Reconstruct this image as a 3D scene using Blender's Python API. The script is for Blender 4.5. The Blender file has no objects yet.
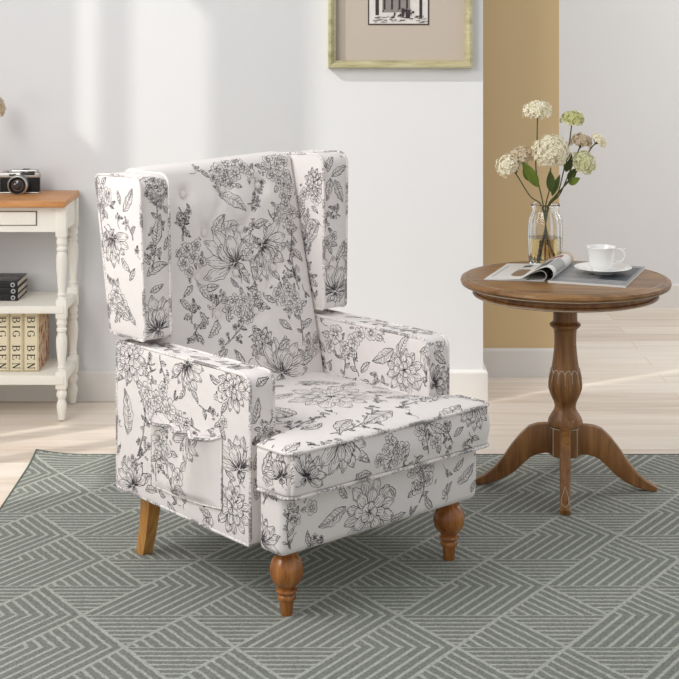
import bpy, math, random
import numpy as np
from mathutils import Vector, Matrix
from mathutils.bvhtree import BVHTree
sc = bpy.context.scene
COL = sc.collection
PI = math.pi
H = 1.47                # camera height
F = 1610.74             # focal length in pixels of a 679 px frame
YH = -2.95              # horizon row

# ------------------------------------------------------------------ helpers
def lin(c):
    c = c / 255.0
    return c / 12.92 if c <= 0.04045 else ((c + 0.055) / 1.055) ** 2.4
def rgb(r, g, b): return (lin(r), lin(g), lin(b), 1.0)

class NT:
    """tiny node-graph builder"""
    def __init__(s, name):
        s.m = bpy.data.materials.new(name); s.m.use_nodes = True
        s.t = s.m.node_tree; s.b = s.t.nodes['Principled BSDF']
    def n(s, typ, **kw):
        x = s.t.nodes.new(typ)
        for k, v in kw.items(): setattr(x, k, v)
        return x
    def put(s, sock, v):
        if isinstance(v, bpy.types.NodeSocket): s.t.links.new(v, sock)
        elif v is not None: sock.default_value = v
    def math(s, op, a, b=None, c=None):
        x = s.n('ShaderNodeMath', operation=op)
        s.put(x.inputs[0], a); s.put(x.inputs[1], b); s.put(x.inputs[2], c)
        return x.outputs[0]
    def mix(s, f, a, b):
        x = s.n('ShaderNodeMix', data_type='RGBA')
        s.put(x.inputs[0], f); s.put(x.inputs[6], a); s.put(x.inputs[7], b)
        return x.outputs[2]
    def coord(s, scale=(1, 1, 1), kind='Object', loc=(0, 0, 0), rot=(0, 0, 0)):
        tc = s.n('ShaderNodeTexCoord'); mp = s.n('ShaderNodeMapping')
        s.t.links.new(tc.outputs[kind], mp.inputs[0])
        mp.inputs['Location'].default_value = loc; mp.inputs['Scale'].default_value = scale
        mp.inputs['Rotation'].default_value = rot
        return mp.outputs[0]
    def noise(s, vec, scale, detail=4, rough=.55, dist=0):
        x = s.n('ShaderNodeTexNoise'); s.t.links.new(vec, x.inputs['Vector'])
        x.inputs['Scale'].default_value = scale; x.inputs['Detail'].default_value = detail
        x.inputs['Roughness'].default_value = rough; x.inputs['Distortion'].default_value = dist
        return x.outputs['Fac']
    def ramp(s, f, stops):
        x = s.n('ShaderNodeValToRGB'); s.put(x.inputs[0], f)
        e = x.color_ramp.elements
        while len(e) < len(stops): e.new(.5)
        for i, (p, c) in enumerate(stops):
            e[i].position = p; e[i].color = c
        return x.outputs[0]
    def bump(s, h, strength=.3, dist=.002):
        x = s.n('ShaderNodeBump'); s.put(x.inputs['Height'], h)
        x.inputs['Strength'].default_value = strength; x.inputs['Distance'].default_value = dist
        s.t.links.new(x.outputs[0], s.b.inputs['Normal'])
    def base(s, c, rough=.6, spec=.5, metal=0):
        s.put(s.b.inputs['Base Color'], c); s.put(s.b.inputs['Roughness'], rough)
        s.b.inputs['Specular IOR Level'].default_value = spec; s.b.inputs['Metallic'].default_value = metal
        return s.m

def plain(name, c, rough=.6, spec=.5, metal=0, var=.06, nscale=30):
    t = NT(name); v = t.coord()
    f = t.noise(v, nscale, 3)
    d = tuple(x * (1 - var) for x in c[:3]) + (1,)
    return t.base(t.mix(f, d, c), rough, spec, metal)

def wood(name, dark, mid, light, axis='z', scale=1.0, rough=.4, worn=0, spec=.5):
    t = NT(name)
    st = {'x': (2.5, 26, 26), 'y': (26, 2.5, 26), 'z': (26, 26, 2.5)}[axis]
    v = t.coord(tuple(a * scale for a in st))
    f = t.noise(v, 1.0, 5, .6, 1.2)
    v2 = t.coord(tuple(a * scale * 4 for a in st))
    g = t.noise(v2, 1.0, 3, .6, .4)
    h = t.math('ADD', t.math('MULTIPLY', f, .75), t.math('MULTIPLY', g, .25))
    c = t.ramp(h, [(.32, dark), (.5, mid), (.68, light)])
    if worn:
        w = t.noise(t.coord((1, 1, 1)), 55, 4, .7)
        c = t.mix(t.math('MULTIPLY', t.math('GREATER_THAN', w, 1 - worn), .7), c, rgb(205, 190, 170))
    t.bump(h, .12, .001)
    return t.base(c, rough, spec)

class MB:
    """vertex / face collector that becomes ONE mesh object"""
    def __init__(s): s.v = []; s.f = []; s.m = []
    def add(s, vs, fs, mi=0):
        o = len(s.v); s.v.extend([tuple(p) for p in vs])
        for f in fs: s.f.append(tuple(i + o for i in f)); s.m.append(mi)
    def box(s, x0, x1, y0, y1, z0, z1, mi=0):
        s.add([(x0,y0,z0),(x1,y0,z0),(x1,y1,z0),(x0,y1,z0),(x0,y0,z1),(x1,y0,z1),(x1,y1,z1),(x0,y1,z1)],
              [(3,2,1,0),(4,5,6,7),(0,1,5,4),(1,2,6,5),(2,3,7,6),(3,0,4,7)], mi)
    def soft(s, x0, x1, y0, y1, z0, z1, r, n=(6, 6, 6), rs=3, fn=None, mi=0):
        """rounded box, every face a grid"""
        ax = []
        for lo, hi, k in ((x0, x1, n[0]), (y0, y1, n[1]), (z0, z1, n[2])):
            a, b = lo + r, hi - r
            p = [a - r * math.tan(PI / 4 * (rs - i) / rs) for i in range(rs)]
            p += [a + (b - a) * i / k for i in range(k + 1)]
            p += [b + r * math.tan(PI / 4 * (i + 1) / rs) for i in range(rs)]
            ax.append(p)
        idx = {}; vs = []; fs = []
        inner = ((x0 + r, x1 - r), (y0 + r, y1 - r), (z0 + r, z1 - r))
        N = [len(a) - 1 for a in ax]
        def vid(i, j, k):
            key = (i, j, k)
            if key not in idx:
                p = (ax[0][i], ax[1][j], ax[2][k])
                q = [min(max(p[c], inner[c][0]), inner[c][1]) for c in range(3)]
                d = Vector([p[c] - q[c] for c in range(3)])
                if d.length > 1e-9: d = d.normalized() * r
                w = Vector(q) + d
                if fn: w = fn(w)
                idx[key] = len(vs); vs.append(w)
            return idx[key]
        for j in range(N[1]):
            for k in range(N[2]):
                fs.append((vid(0,j,k), vid(0,j,k+1), vid(0,j+1,k+1), vid(0,j+1,k)))
                fs.append((vid(N[0],j,k), vid(N[0],j+1,k), vid(N[0],j+1,k+1), vid(N[0],j,k+1)))
        for i in range(N[0]):
            for k in range(N[2]):
                fs.append((vid(i,0,k), vid(i+1,0,k), vid(i+1,0,k+1), vid(i,0,k+1)))
                fs.append((vid(i,N[1],k), vid(i,N[1],k+1), vid(i+1,N[1],k+1), vid(i+1,N[1],k)))
            for j in range(N[1]):
                fs.append((vid(i,j,0), vid(i,j+1,0), vid(i+1,j+1,0), vid(i+1,j,0)))
                fs.append((vid(i,j,N[2]), vid(i+1,j,N[2]), vid(i+1,j+1,N[2]), vid(i,j+1,N[2])))
        s.add(vs, fs, mi)
    def lathe(s, prof, n=32, c=(0, 0, 0), mi=0, rib=None, cap=True):
        vs = []; fs = []
        for (r, z) in prof:
            for i in range(n):
                a = 2 * PI * i / n
                rr = r * (rib(a, z) if rib else 1)
                vs.append((c[0] + rr * math.cos(a), c[1] + rr * math.sin(a), c[2] + z))
        for k in range(len(prof) - 1):
            for i in range(n):
                j = (i + 1) % n
                fs.append((k*n+i, k*n+j, (k+1)*n+j, (k+1)*n+i))
        if cap:
            fs.append(tuple(range(n - 1, -1, -1)))
            fs.append(tuple((len(prof)-1)*n + i for i in range(n)))
        s.add(vs, fs, mi)
    def tube(s, pts, r, n=8, closed=False, mi=0):
        pts = [Vector(p) for p in pts]; N = len(pts)
        rad = r if isinstance(r, (list, tuple)) else [r] * N
        vs = []; fs = []; up = None
        for i, p in enumerate(pts):
            a = pts[(i - 1) % N] if (closed or i > 0) else p
            b = pts[(i + 1) % N] if (closed or i < N - 1) else p
            t = (b - a).normalized()
            if up is None:
                up = t.orthogonal().normalized()
            up = (up - t * up.dot(t))
            up = up.normalized() if up.length > 1e-6 else t.orthogonal().normalized()
            w = t.cross(up)
            for k in range(n):
                an = 2 * PI * k / n
                vs.append(p + (up * math.cos(an) + w * math.sin(an)) * rad[i])
        M = N if closed else N - 1
        for i in range(M):
            j = (i + 1) % N
            for k in range(n):
                l = (k + 1) % n
                fs.append((i*n+k, i*n+l, j*n+l, j*n+k))
        if not closed:
            fs.append(tuple(range(n - 1, -1, -1))); fs.append(tuple((N-1)*n + k for k in range(n)))
        s.add(vs, fs, mi)
    def slab(s, prof, x0, x1, b=.008, puff=0.0, fn=None, mi=0):
        """profile (y, z), counter-clockwise seen from +x, extruded from x0 to x1 with rounded rims and puffed caps"""
        P = [Vector(p) for p in prof]; N = len(P)
        cen = sum(P, Vector((0, 0))) / N
        nrm = []
        for i in range(N):
            t = (P[(i+1) % N] - P[i-1]); t.normalize(); nrm.append(Vector((t.y, -t.x)))
        rings = []
        def ring(x, ins, sc_=1.0):
            return [Vector((x, *(cen + (P[i] - nrm[i] * ins - cen) * sc_))) for i in range(N)]
        for sx in (.02, .1, .25, .45, .7, .9):
            rings.append(ring(x0 - puff * (1 - sx ** 2), b, sx))
        for k in range(4):
            a = k / 3 * PI / 2
            rings.append(ring(x0 + b * (1 - math.sin(a)), b * (1 - math.cos(PI/2 - (PI/2 - a))) if False else b * math.cos(a) * 1.0 if k else b))
        rings[-4:] = [ring(x0 + b * (1 - math.cos(a)), b * (1 - math.sin(a))) for a in (0, PI/6, PI/3, PI/2)]
        rings += [ring(x1 - b * (1 - math.cos(a)), b * (1 - math.sin(a))) for a in (PI/2, PI/3, PI/6, 0)]
        for sx in (.9, .7, .45, .25, .1, .02):
            rings.append(ring(x1 + puff * (1 - sx ** 2), b, sx))
        vs = [fn(p) if fn else p for r in rings for p in r]; fs = []
        for k in range(len(rings) - 1):
            for i in range(N):
                j = (i + 1) % N
                fs.append((k*N+i, k*N+j, (k+1)*N+j, (k+1)*N+i))
        fs.append(tuple(range(N - 1, -1, -1))); fs.append(tuple((len(rings)-1)*N + i for i in range(N)))
        s.add(vs, fs, mi)
    def build(s, name, mats, parent=None, loc=(0, 0, 0), rotz=0, smooth=35):
        me = bpy.data.meshes.new(name); me.from_pydata(s.v, [], s.f)
        if not isinstance(mats, (list, tuple)): mats = [mats]
        for m in mats: me.materials.append(m)
        me.polygons.foreach_set('material_index', s.m)
        if smooth:
            me.polygons.foreach_set('use_smooth', [True] * len(s.f))
            me.update(); me.set_sharp_from_angle(angle=math.radians(smooth))
        me.update()
        o = bpy.data.objects.new(name, me); COL.objects.link(o)
        o.location = loc; o.rotation_euler = (0, 0, rotz)
        if parent: o.parent = parent
        return o
    def bvh(s): return BVHTree.FromPolygons([Vector(p) for p in s.v], s.f)

def rrect(y0, y1, z0, z1, r):
    """rounded rectangle, r = (y0z0, y1z0, y1z1, y0z1), counter-clockwise, edges subdivided"""
    cs = [(y0 + r[0], z0 + r[0], PI, r[0]), (y1 - r[1], z0 + r[1], 1.5*PI, r[1]), (y1 - r[2], z1 - r[2], 0, r[2]), (y0 + r[3], z1 - r[3], .5*PI, r[3])]
    arcs = [[(cy + rr * math.cos(a0 + PI/2*k/6), cz + rr * math.sin(a0 + PI/2*k/6)) for k in range(7)] for cy, cz, a0, rr in cs]
    out = []
    for i, arc in enumerate(arcs):
        out += arc
        a, b = arc[-1], arcs[(i+1) % 4][0]
        out += [(a[0] + (b[0]-a[0])*k/8, a[1] + (b[1]-a[1])*k/8) for k in range(1, 8)]
    return out

def tag(o, label, cat, group=None):
    o['label'] = label; o['category'] = cat
    if group: o['group'] = group
    return o
def thing(name, label, cat, loc=(0, 0, 0), rotz=0, group=None):
    o = bpy.data.objects.new(name, None); COL.objects.link(o)
    o.empty_display_size = .1
    o.location = loc; o.rotation_euler = (0, 0, rotz)
    return tag(o, label, cat, group)
def struct(o): o['kind'] = 'structure'; return o

# ------------------------------------------------------------------ materials
def fabric_mat(name, c):
    t = NT(name); v = t.coord()
    f = t.noise(v, 9, 3); g = t.noise(v, 900, 2)
    c2 = tuple(x * .955 for x in c[:3]) + (1,)
    t.bump(t.math('ADD', t.math('MULTIPLY', f, 2.5), g), .25, .0006)
    t.b.inputs['Sheen Weight'].default_value = .15
    return t.base(t.mix(f, c2, c), .9, .2)
M_FAB = fabric_mat('toile_ground', rgb(231, 225, 222))
M_INK = fabric_mat('toile_ink', rgb(78, 74, 78))
def piping_mat():
    t = NT('piping_cord'); v = t.coord()
    f = t.math('ADD', t.math('MULTIPLY', t.noise(v, 13, 2, .5), .62), t.math('MULTIPLY', t.noise(v, 190, 2, .5), .38))
    k = t.math('MULTIPLY', t.math('SUBTRACT', f, .485), 8)
    k = t.math('MINIMUM', t.math('MAXIMUM', k, 0), .72)
    return t.base(t.mix(k, rgb(232, 226, 223), rgb(70, 66, 70)), .9, .2)
M_PIPE = piping_mat()
M_LEGW = wood('honey_leg_wood', rgb(108, 60, 24), rgb(150, 92, 42), rgb(184, 126, 68), 'z', 1.2, .2)
M_LEGB = wood('pale_leg_wood', rgb(160, 104, 48), rgb(192, 138, 70), rgb(212, 164, 96), 'z', 1.0, .42)
M_TAB = wood('table_brown_wood', rgb(86, 54, 25), rgb(130, 87, 45), rgb(162, 115, 64), 'z', .8, .42, .30)
M_TABTOP = wood('table_top_wood', rgb(94, 62, 30), rgb(138, 98, 54), rgb(168, 126, 76), 'x', .8, .38, .27)
M_CHIP = plain('worn_white_edge', rgb(205, 190, 168), .8, .3, 0, .5, 90)
M_OAK = wood('console_oak_top', rgb(160, 100, 50), rgb(196, 136, 80), rgb(214, 160, 104), 'x', .8, .4)
def cream_mat():
    t = NT('distressed_cream_paint'); v = t.coord()
    f = t.noise(v, 8, 3); w = t.noise(v, 42, 5, .75)
    c = t.mix(f, rgb(232, 227, 216), rgb(242, 239, 231))
    c = t.mix(t.math('MULTIPLY', t.math('GREATER_THAN', w, .69), .75), c, rgb(150, 132, 108))
    return t.base(c, .5, .4)
M_CREAM = cream_mat()
M_GAP = plain('shadow_gap_brown', rgb(120, 104, 86), .8, .2)
M_WHITE = plain('porcelain_white', rgb(244, 243, 240), .12, .6, 0, .01)

def wall_mat(name, c, var=.015):
    t = NT(name); v = t.coord()
    f = t.noise(v, 1.6, 3); g = t.noise(v, 220, 3)
    t.bump(g, .06, .001)
    d = tuple(x * (1 - var) for x in c[:3]) + (1,)
    return t.base(t.mix(f, d, c), .75, .25)
M_WALL = wall_mat('white_wall_paint', rgb(224, 224, 225))
M_TAN = wall_mat('tan_wall_paint', rgb(214, 187, 144))
M_BASEB = wall_mat('white_skirting_paint', rgb(226, 223, 219))

def floor_mat():
    t = NT('pale_oak_planks'); v = t.coord()
    br = t.n('ShaderNodeTexBrick'); t.t.links.new(v, br.inputs['Vector'])
    br.inputs['Scale'].default_value = 1.0; br.inputs['Brick Width'].default_value = 1.25; br.inputs['Row Height'].default_value = .15
    br.inputs['Mortar Size'].default_value = .0012; br.inputs['Mortar Smooth'].default_value = .2
    br.offset = .37; br.inputs['Bias'].default_value = 0
    br.inputs['Color1'].default_value = (0, 0, 0, 1); br.inputs['Color2'].default_value = (1, 1, 1, 1); br.inputs['Mortar'].default_value = (.5, .5, .5, 1)
    sx = t.n('ShaderNodeSeparateColor'); t.t.links.new(br.outputs['Color'], sx.inputs[0])
    vv = t.n('ShaderNodeVectorMath', operation='ADD'); t.t.links.new(t.coord((1.1, 14, 1)), vv.inputs[0])
    cb = t.n('ShaderNodeCombineXYZ'); t.put(cb.inputs[0], t.math('MULTIPLY', sx.outputs[0], 7.0)); t.t.links.new(cb.outputs[0], vv.inputs[1])
    g = t.noise(vv.outputs[0], 1.6, 6, .6, .8)
    h = t.math('ADD', t.math('MULTIPLY', g, .7), t.math('MULTIPLY', sx.outputs[0], .3))
    c = t.ramp(h, [(.26, rgb(202, 185, 168)), (.5, rgb(224, 211, 197)), (.74, rgb(236, 227, 216))])
    c = t.mix(t.math('MULTIPLY', br.outputs['Fac'], .55), c, rgb(165, 140, 116))
    t.bump(t.math('ADD', t.math('MULTIPLY', br.outputs['Fac'], -1), t.math('MULTIPLY', g, .2)), .2, .001)
    return t.base(c, .42, .4)
M_FLOOR = floor_mat()

RUG_X, RUG_Y = .35, 3.70
def rug_mat():
    t = NT('grey_green_geometric_rug')
    S, HH = .25, .19
    tc = t.n('ShaderNodeTexCoord'); sp = t.n('ShaderNodeSeparateXYZ'); 
    wob = t.noise(tc.outputs['Object'], 60, 2)
    t.t.links.new(tc.outputs['Object'], sp.inputs[0])
    wv = t.math('MULTIPLY', t.math('SUBTRACT', wob, .5), .007)
    X = t.math('ADD', t.math('ADD', sp.outputs[0], RUG_X), wv)
    Y = t.math('ADD', t.math('ADD', sp.outputs[1], RUG_Y), wv)
    v = t.math('DIVIDE', t.math('SUBTRACT', Y, 3.828 - 20 * HH), HH)
    row = t.math('FLOOR', v); fv = t.math('FRACT', v)
    # rows come in threes: the middle one is shifted half a sequence, each further three move on by half a triangle
    n = t.math('SUBTRACT', 21.0, row); g = t.math('FLOOR', t.math('DIVIDE', n, 3.0))
    m = t.math('SUBTRACT', n, t.math('MULTIPLY', g, 3.0))
    u = t.math('DIVIDE', t.math('SUBTRACT', X, .389 - S * .5 - 30 * S), S)
    u = t.math('SUBTRACT', u, t.math('MULTIPLY', g, .5))
    u = t.math('ADD', u, t.math('MULTIPLY', t.math('COMPARE', m, 1.0, .3), 1.5))
    hf = t.math('MULTIPLY', fv, .5)
    a = t.math('SUBTRACT', u, hf); b = t.math('ADD', u, hf)
    ia = t.math('FLOOR', a); fa = t.math('FRACT', a); ib = t.math('FLOOR', b); fb = t.math('FRACT', b)
    down = t.math('SUBTRACT', ib, ia)
    idx = t.math('MODULO', t.math('ADD', t.math('MULTIPLY', ia, 2.0), down), 6.0)
    def eq(n): return t.math('COMPARE', idx, float(n), .3)
    isH = t.math('ADD', eq(1), eq(5)); isB = t.math('ADD', eq(0), eq(4)); isA = t.math('ADD', eq(2), eq(3))
    def band(x, k, w):    # 1 on the light line
        fr = t.math('FRACT', t.math('MULTIPLY', x, float(k)))
        d = t.math('ABSOLUTE', t.math('SUBTRACT', fr, .5))
        return t.math('MULTIPLY_ADD', d, 9.0, -9.0 * (.5 - w) + .5)
    def clamp(x): return t.math('MINIMUM', t.math('MAXIMUM', x, 0.0), 1.0)
    la = clamp(band(a, 8, .16)); lb = clamp(band(b, 8, .16)); lh = clamp(band(fv, 8, .17))
    stripes = t.math('ADD', t.math('ADD', t.math('MULTIPLY', isA, la), t.math('MULTIPLY', isB, lb)), t.math('MULTIPLY', isH, lh))
    def edge(fr, w):
        d = t.math('MINIMUM', fr, t.math('SUBTRACT', 1.0, fr))
        return t.math('LESS_THAN', d, w)
    eA = edge(fa, .024); eB = t.math('MULTIPLY', edge(fb, .024), t.math('SUBTRACT', 1.0, isA)); eV = t.math('MULTIPLY', edge(fv, .02), isH)
    k = t.math('MAXIMUM', stripes, t.math('MAXIMUM', eA, t.math('MAXIMUM', eB, eV)))
    pile = t.ramp(t.noise(t.coord((1, 1, 1)), 230, 4, .8), [(.36, (0, 0, 0, 1)), (.64, (1, 1, 1, 1))])
    blotch = t.noise(t.coord((1, 1, 1)), 14, 3)
    dark = t.mix(pile, rgb(112, 115, 108), rgb(172, 175, 167))
    light = t.mix(pile, rgb(174, 177, 168), rgb(236, 238, 228))
    c = t.mix(t.math('MULTIPLY', k, .88), dark, light)
    c = t.mix(t.math('MULTIPLY', blotch, .22), c, rgb(142, 146, 138))
    t.bump(t.math('ADD', t.math('MULTIPLY', k, -.5), t.math('MULTIPLY', pile, 1.2)), .7, .004)
    return t.base(c, .95, .1)
M_RUG = rug_mat()
M_BIND = plain('rug_binding', rgb(104, 112, 104), .9, .1)

# ------------------------------------------------------------------ the room
FZ = -.004              # floor level; the rug top lies at about 0
W = 5.891               # white wall
def block(name, x0, x1, y0, y1, z0, z1, m):
    b = MB(); b.box(x0, x1, y0, y1, z0, z1); return struct(b.build(name, m, smooth=0))
block('floor', -2.2, 3.2, -1.0, 7.9, -.06, FZ, M_FLOOR)
block('wall_back', -2.2, .525, W, W + .16, FZ, 4.6, M_WALL)
block('wall_middle', .30, .853, 6.257, 6.36, FZ, 4.6, M_TAN)
block('wall_far', .2, 3.2, 7.665, 7.8, FZ, 4.6, M_WALL)
def skirt(name, x0, x1, y, ret=False, depth=.16):
    b = MB()
    prof = [(0, FZ), (-.016, FZ), (-.016, .098), (-.012, .104), (-.005, .107), (0, .107)]
    n = len(prof)
    e = x1 + (.016 if ret else 0)
    b.add([(x0, y + p, z) for p, z in prof] + [(x1 - (p if ret else 0), y + p, z) for p, z in prof],
          [tuple((i, (i + 1) % n, n + (i + 1) % n, n + i)) for i in range(n)] + [tuple(range(n)), tuple(range(2 * n - 1, n - 1, -1))])
    if ret:
        b.add([(x1 - p, y + p, z) for p, z in prof] + [(x1 - p, y + depth, z) for p, z in prof],
              [tuple((i, n + i, n + (i + 1) % n, (i + 1) % n)) for i in range(n)] + [tuple(range(n, 2 * n))])
    return struct(b.build(name, M_BASEB, smooth=0))
skirt('baseboard_back', -2.1, .525, W, True)
skirt('baseboard_middle', .545, .853, 6.257)
skirt('baseboard_far', .87, 3.1, 7.665)

# unseen left wall, its openings added as a gobo to shape the sun patches
XL = -2.05
def wall_with_holes():
    # openings (y0, y1, z0, z1): tall slits high up throw the light on the white wall, low ones streak the floor
    holes = [(5.178, 5.238, 1.932, 4.2), (4.935, 5.118, 1.932, 2.80), (4.30, 4.72, 1.5, 4.2), (4.02, 4.50, .45, 1.18), (4.58, 4.76, .45, 1.18), (4.84, 4.90, .5, 1.0)]
    ys = sorted({-1.0, W} | {h[0] for h in holes} | {h[1] for h in holes}); zs = sorted({FZ, 4.6} | {h[2] for h in holes} | {h[3] for h in holes})
    b = MB()
    for i in range(len(ys) - 1):
        for k in range(len(zs) - 1):
            ym, zm = (ys[i] + ys[i+1]) / 2, (zs[k] + zs[k+1]) / 2
            if any(h[0] < ym < h[1] and h[2] < zm < h[3] for h in holes): continue
            b.box(XL - .02, XL, ys[i], ys[i+1], zs[k], zs[k+1])
    return struct(b.build('wall_left', M_WALL, smooth=0))
wall_with_holes()

# ------------------------------------------------------------------ rug
def make_rug():
    b = MB(); ZR = FZ; x0, x1, y0, y1 = -.973 - RUG_X, 1.62 - RUG_X, 2.25 - RUG_Y, 5.17 - RUG_Y
    nx, ny = 52, 58; th = .0055
    def zc(x, y):
        d = math.hypot(x - x0, y - y1)
        return .016 * max(0, 1 - d / .16) ** 2
    vs = []; fs = []
    for lay in (0, 1):
        for j in range(ny + 1):
            for i in range(nx + 1):
                x = x0 + (x1 - x0) * i / nx; y = y0 + (y1 - y0) * j / ny
                vs.append((x, y, zc(x, y) + (th if lay else .0005)))
    n1 = (nx + 1) * (ny + 1)
    q = lambda i, j, l: l * n1 + j * (nx + 1) + i
    for j in range(ny):
        for i in range(nx):
            fs.append((q(i,j,1), q(i+1,j,1), q(i+1,j+1,1), q(i,j+1,1)))
            fs.append((q(i,j,0), q(i,j+1,0), q(i+1,j+1,0), q(i+1,j,0)))
    for i in range(nx):
        fs.append((q(i,0,0), q(i+1,0,0), q(i+1,0,1), q(i,0,1))); fs.append((q(i+1,ny,0), q(i,ny,0), q(i,ny,1), q(i+1,ny,1)))
    for j in range(ny):
        fs.append((q(0,j+1,0), q(0,j,0), q(0,j,1), q(0,j+1,1))); fs.append((q(nx,j,0), q(nx,j+1,0), q(nx,j+1,1), q(nx,j,1)))
    b.add(vs, fs)
    r = b.build('area_rug', M_RUG, loc=(RUG_X, RUG_Y, FZ))
    tag(r, 'grey-green rug with striped triangle pattern lying on the pale floor', 'rug')
    e = MB(); pts = []
    for j in range(ny + 1): y = y0 + (y1 - y0) * j / ny; pts.append((x0, y, zc(x0, y) + .0042))
    for i in range(1, nx + 1): x = x0 + (x1 - x0) * i / nx; pts.append((x, y1, zc(x, y1) + .0042))
    pts += [(x1, y0, .0042)]
    e.tube(pts, .0036, 6, closed=True)
    o = e.build('binding', M_BIND, r); o['label'] = 'darker bound edge of the rug'
make_rug()
RT = .0015              # rug top

# ------------------------------------------------------------------ toile drawing (strokes in metres on a flat patch)
class Toile:
    def __init__(s, seed=1): s.st = []; s.occ = []; s.R = random.Random(seed)
    def stroke(s, pts, w):
        P = np.array(pts, float)
        if len(P) < 2: return
        d = np.r_[0, np.cumsum(np.hypot(*np.diff(P, axis=0).T))]
        if d[-1] < .002: return
        n = max(2, int(d[-1] / .0032) + 1); q = np.linspace(0, d[-1], n)
        P = np.c_[np.interp(q, d, P[:, 0]), np.interp(q, d, P[:, 1])]
        vis = np.ones(n, bool)
        for O, lo, hi in s.occ:
            m = (P > lo).all(1) & (P < hi).all(1) & vis
            if not m.any(): continue
            I = np.where(m)[0]; x = P[I, 0][:, None]; y = P[I, 1][:, None]
            x1, y1 = O[:, 0], O[:, 1]; x2, y2 = np.roll(x1, -1), np.roll(y1, -1)
            dy = np.where(y2 == y1, 1e-12, y2 - y1)
            ins = (((y1 > y) != (y2 > y)) & (x < (x2 - x1) * (y - y1) / dy + x1)).sum(1) % 2 == 1
            vis[I[ins]] = False
        ph = s.R.random() * 6; fr = s.R.uniform(.25, .5)
        k_ = np.arange(n); ww = w * (.56 + .50 * np.abs(np.sin(ph + k_ * fr * .5)))
        P = P + .0007 * np.c_[np.sin(k_ * .9 + ph) + .6 * np.sin(k_ * .37 + 2 * ph), np.cos(k_ * .8 + 2 * ph) + .6 * np.sin(k_ * .41 + ph)]
        run = []
        for i in range(n + 1):
            if i < n and vis[i]: run.append((*P[i], ww[i]))
            else:
                if len(run) > 1: s.st.append(np.array(run))
                run = []
    def cover(s, poly):
        O = np.array(poly, float); s.occ.append((O, O.min(0), O.max(0)))
    def curve(s, p, q, bend, n=14):
        p = np.array(p); q = np.array(q); d = q - p; nn = np.array((-d[1], d[0]))
        t = np.linspace(0, 1, n)[:, None]
        return p + d * t + nn * bend * (4 * t * (1 - t))
    def leaf(s, p, q, wid=.36, bend=None):
        R = s.R; bend = R.uniform(-.14, .14) if bend is None else bend
        c = s.curve(p, q, bend, 22); L = np.hypot(*(np.array(q) - np.array(p)))
        tan = np.gradient(c, axis=0); tan /= np.linalg.norm(tan, axis=1)[:, None]; nr = np.c_[-tan[:, 1], tan[:, 0]]
        t = np.linspace(0, 1, 22); hw = L * wid * .5 * np.sin(PI * t ** .8) ** .9 * (1 + .10 * np.sin(t * 22 + R.random() * 6)); hw[0] = hw[-1] = 0
        A = c + nr * hw[:, None]; B = c - nr * hw[:, None]
        s.stroke(A, .0014); s.stroke(B, .0017); s.stroke(c[:-2], .0014); s.stroke(B[6:18] + R.uniform(-.001, .001), .0009)
        k = max(4, int(L / .008))
        for i in range(1, k):
            u = i / k * 20; j = int(u); j2 = min(21, j + 3)
            for sg, sd in ((A, 1), (B, -1)):
                e = c[j] + (sg[j2] - c[j]) * R.uniform(.7, .95)
                s.stroke(s.curve(c[j], e, .1 * sd, 6), .0010)
                if sd > 0 and L > .03:
                    e2 = c[j] + (sg[j2] - c[j]) * R.uniform(.35, .6)
                    s.stroke([c[min(21, j + 1)], e2], .0010)
        s.cover(np.r_[A, B[::-1]])
    def petal(s, p, q, wid=.6, hatch=3, tip=1):
        R = s.R; p = np.array(p); q = np.array(q); d = q - p; L = np.hypot(*d); nn = np.array((-d[1], d[0]))
        t = np.linspace(0, 1, 18)
        hw = wid * .5 * np.sin(PI * t ** 1.25) ** .75
        wob = 1 + .07 * np.sin(t * 17 + R.random() * 6)
        hw *= wob; hw[0] = hw[-1] = 0
        A = p + d * t[:, None] + nn * hw[:, None]; B = p + d * t[:, None] - nn * hw[:, None]
        s.stroke(A, .0014); s.stroke(B, .0014)
        k0 = R.randint(2, 6); s.stroke(A[k0:k0 + 10] + R.uniform(-.0012, .0012), .0010)
        for i in range(min(int(L / .0055), 6)):          # dark base shading
            f = R.uniform(-.9, .9); a0 = R.uniform(.0, .12); a1 = a0 + R.uniform(.12, .34)
            tt = np.linspace(a0, a1, 4); h = np.interp(tt, t, hw) * f
            s.stroke(p + d * tt[:, None] + nn * h[:, None], .0013)
        for i in range(hatch):
            f = (i + .5) / hatch * 2 - 1 + R.uniform(-.1, .1); a0 = R.uniform(.05, .15); a1 = R.uniform(.5, .85)
            tt = np.linspace(a0, a1, 8)
            h = np.interp(tt, t, hw) * f * .8
            s.stroke(p + d * tt[:, None] + nn * h[:, None], .0011)
        if tip:
            for f in (-.35, .1, .4):
                tt = np.linspace(.82, .95, 3); h = np.interp(tt, t, hw) * f
                s.stroke(p + d * tt[:, None] + nn * h[:, None], .0010)
        s.cover(np.r_[A, B[::-1]])
    def ring(s, c, r0, r1, n, a0, span, wid, hatch):
        R = s.R
        for i in range(n):
            a = a0 + span * ((i + .5) / n - .5) + R.uniform(-.07, .07); L = r1 * R.uniform(.88, 1.1)
            u = np.array((math.cos(a), math.sin(a)))
            s.petal(np.array(c) + u * r0, np.array(c) + u * L, wid, hatch)
    def peony(s, c, e):
        R = s.R; c = np.array(c); d = np.array(e) - c; r = np.hypot(*d); a = math.atan2(d[1], d[0])
        s.ring(c, 0, r * .34, 5, a, 2 * PI, .85, 2)
        s.ring(c, r * .12, r * .66, 8, a + .3, 2 * PI, .62, 3)
        s.ring(c, r * .3, r, 12, a, 2 * PI, .46, 4)
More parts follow.
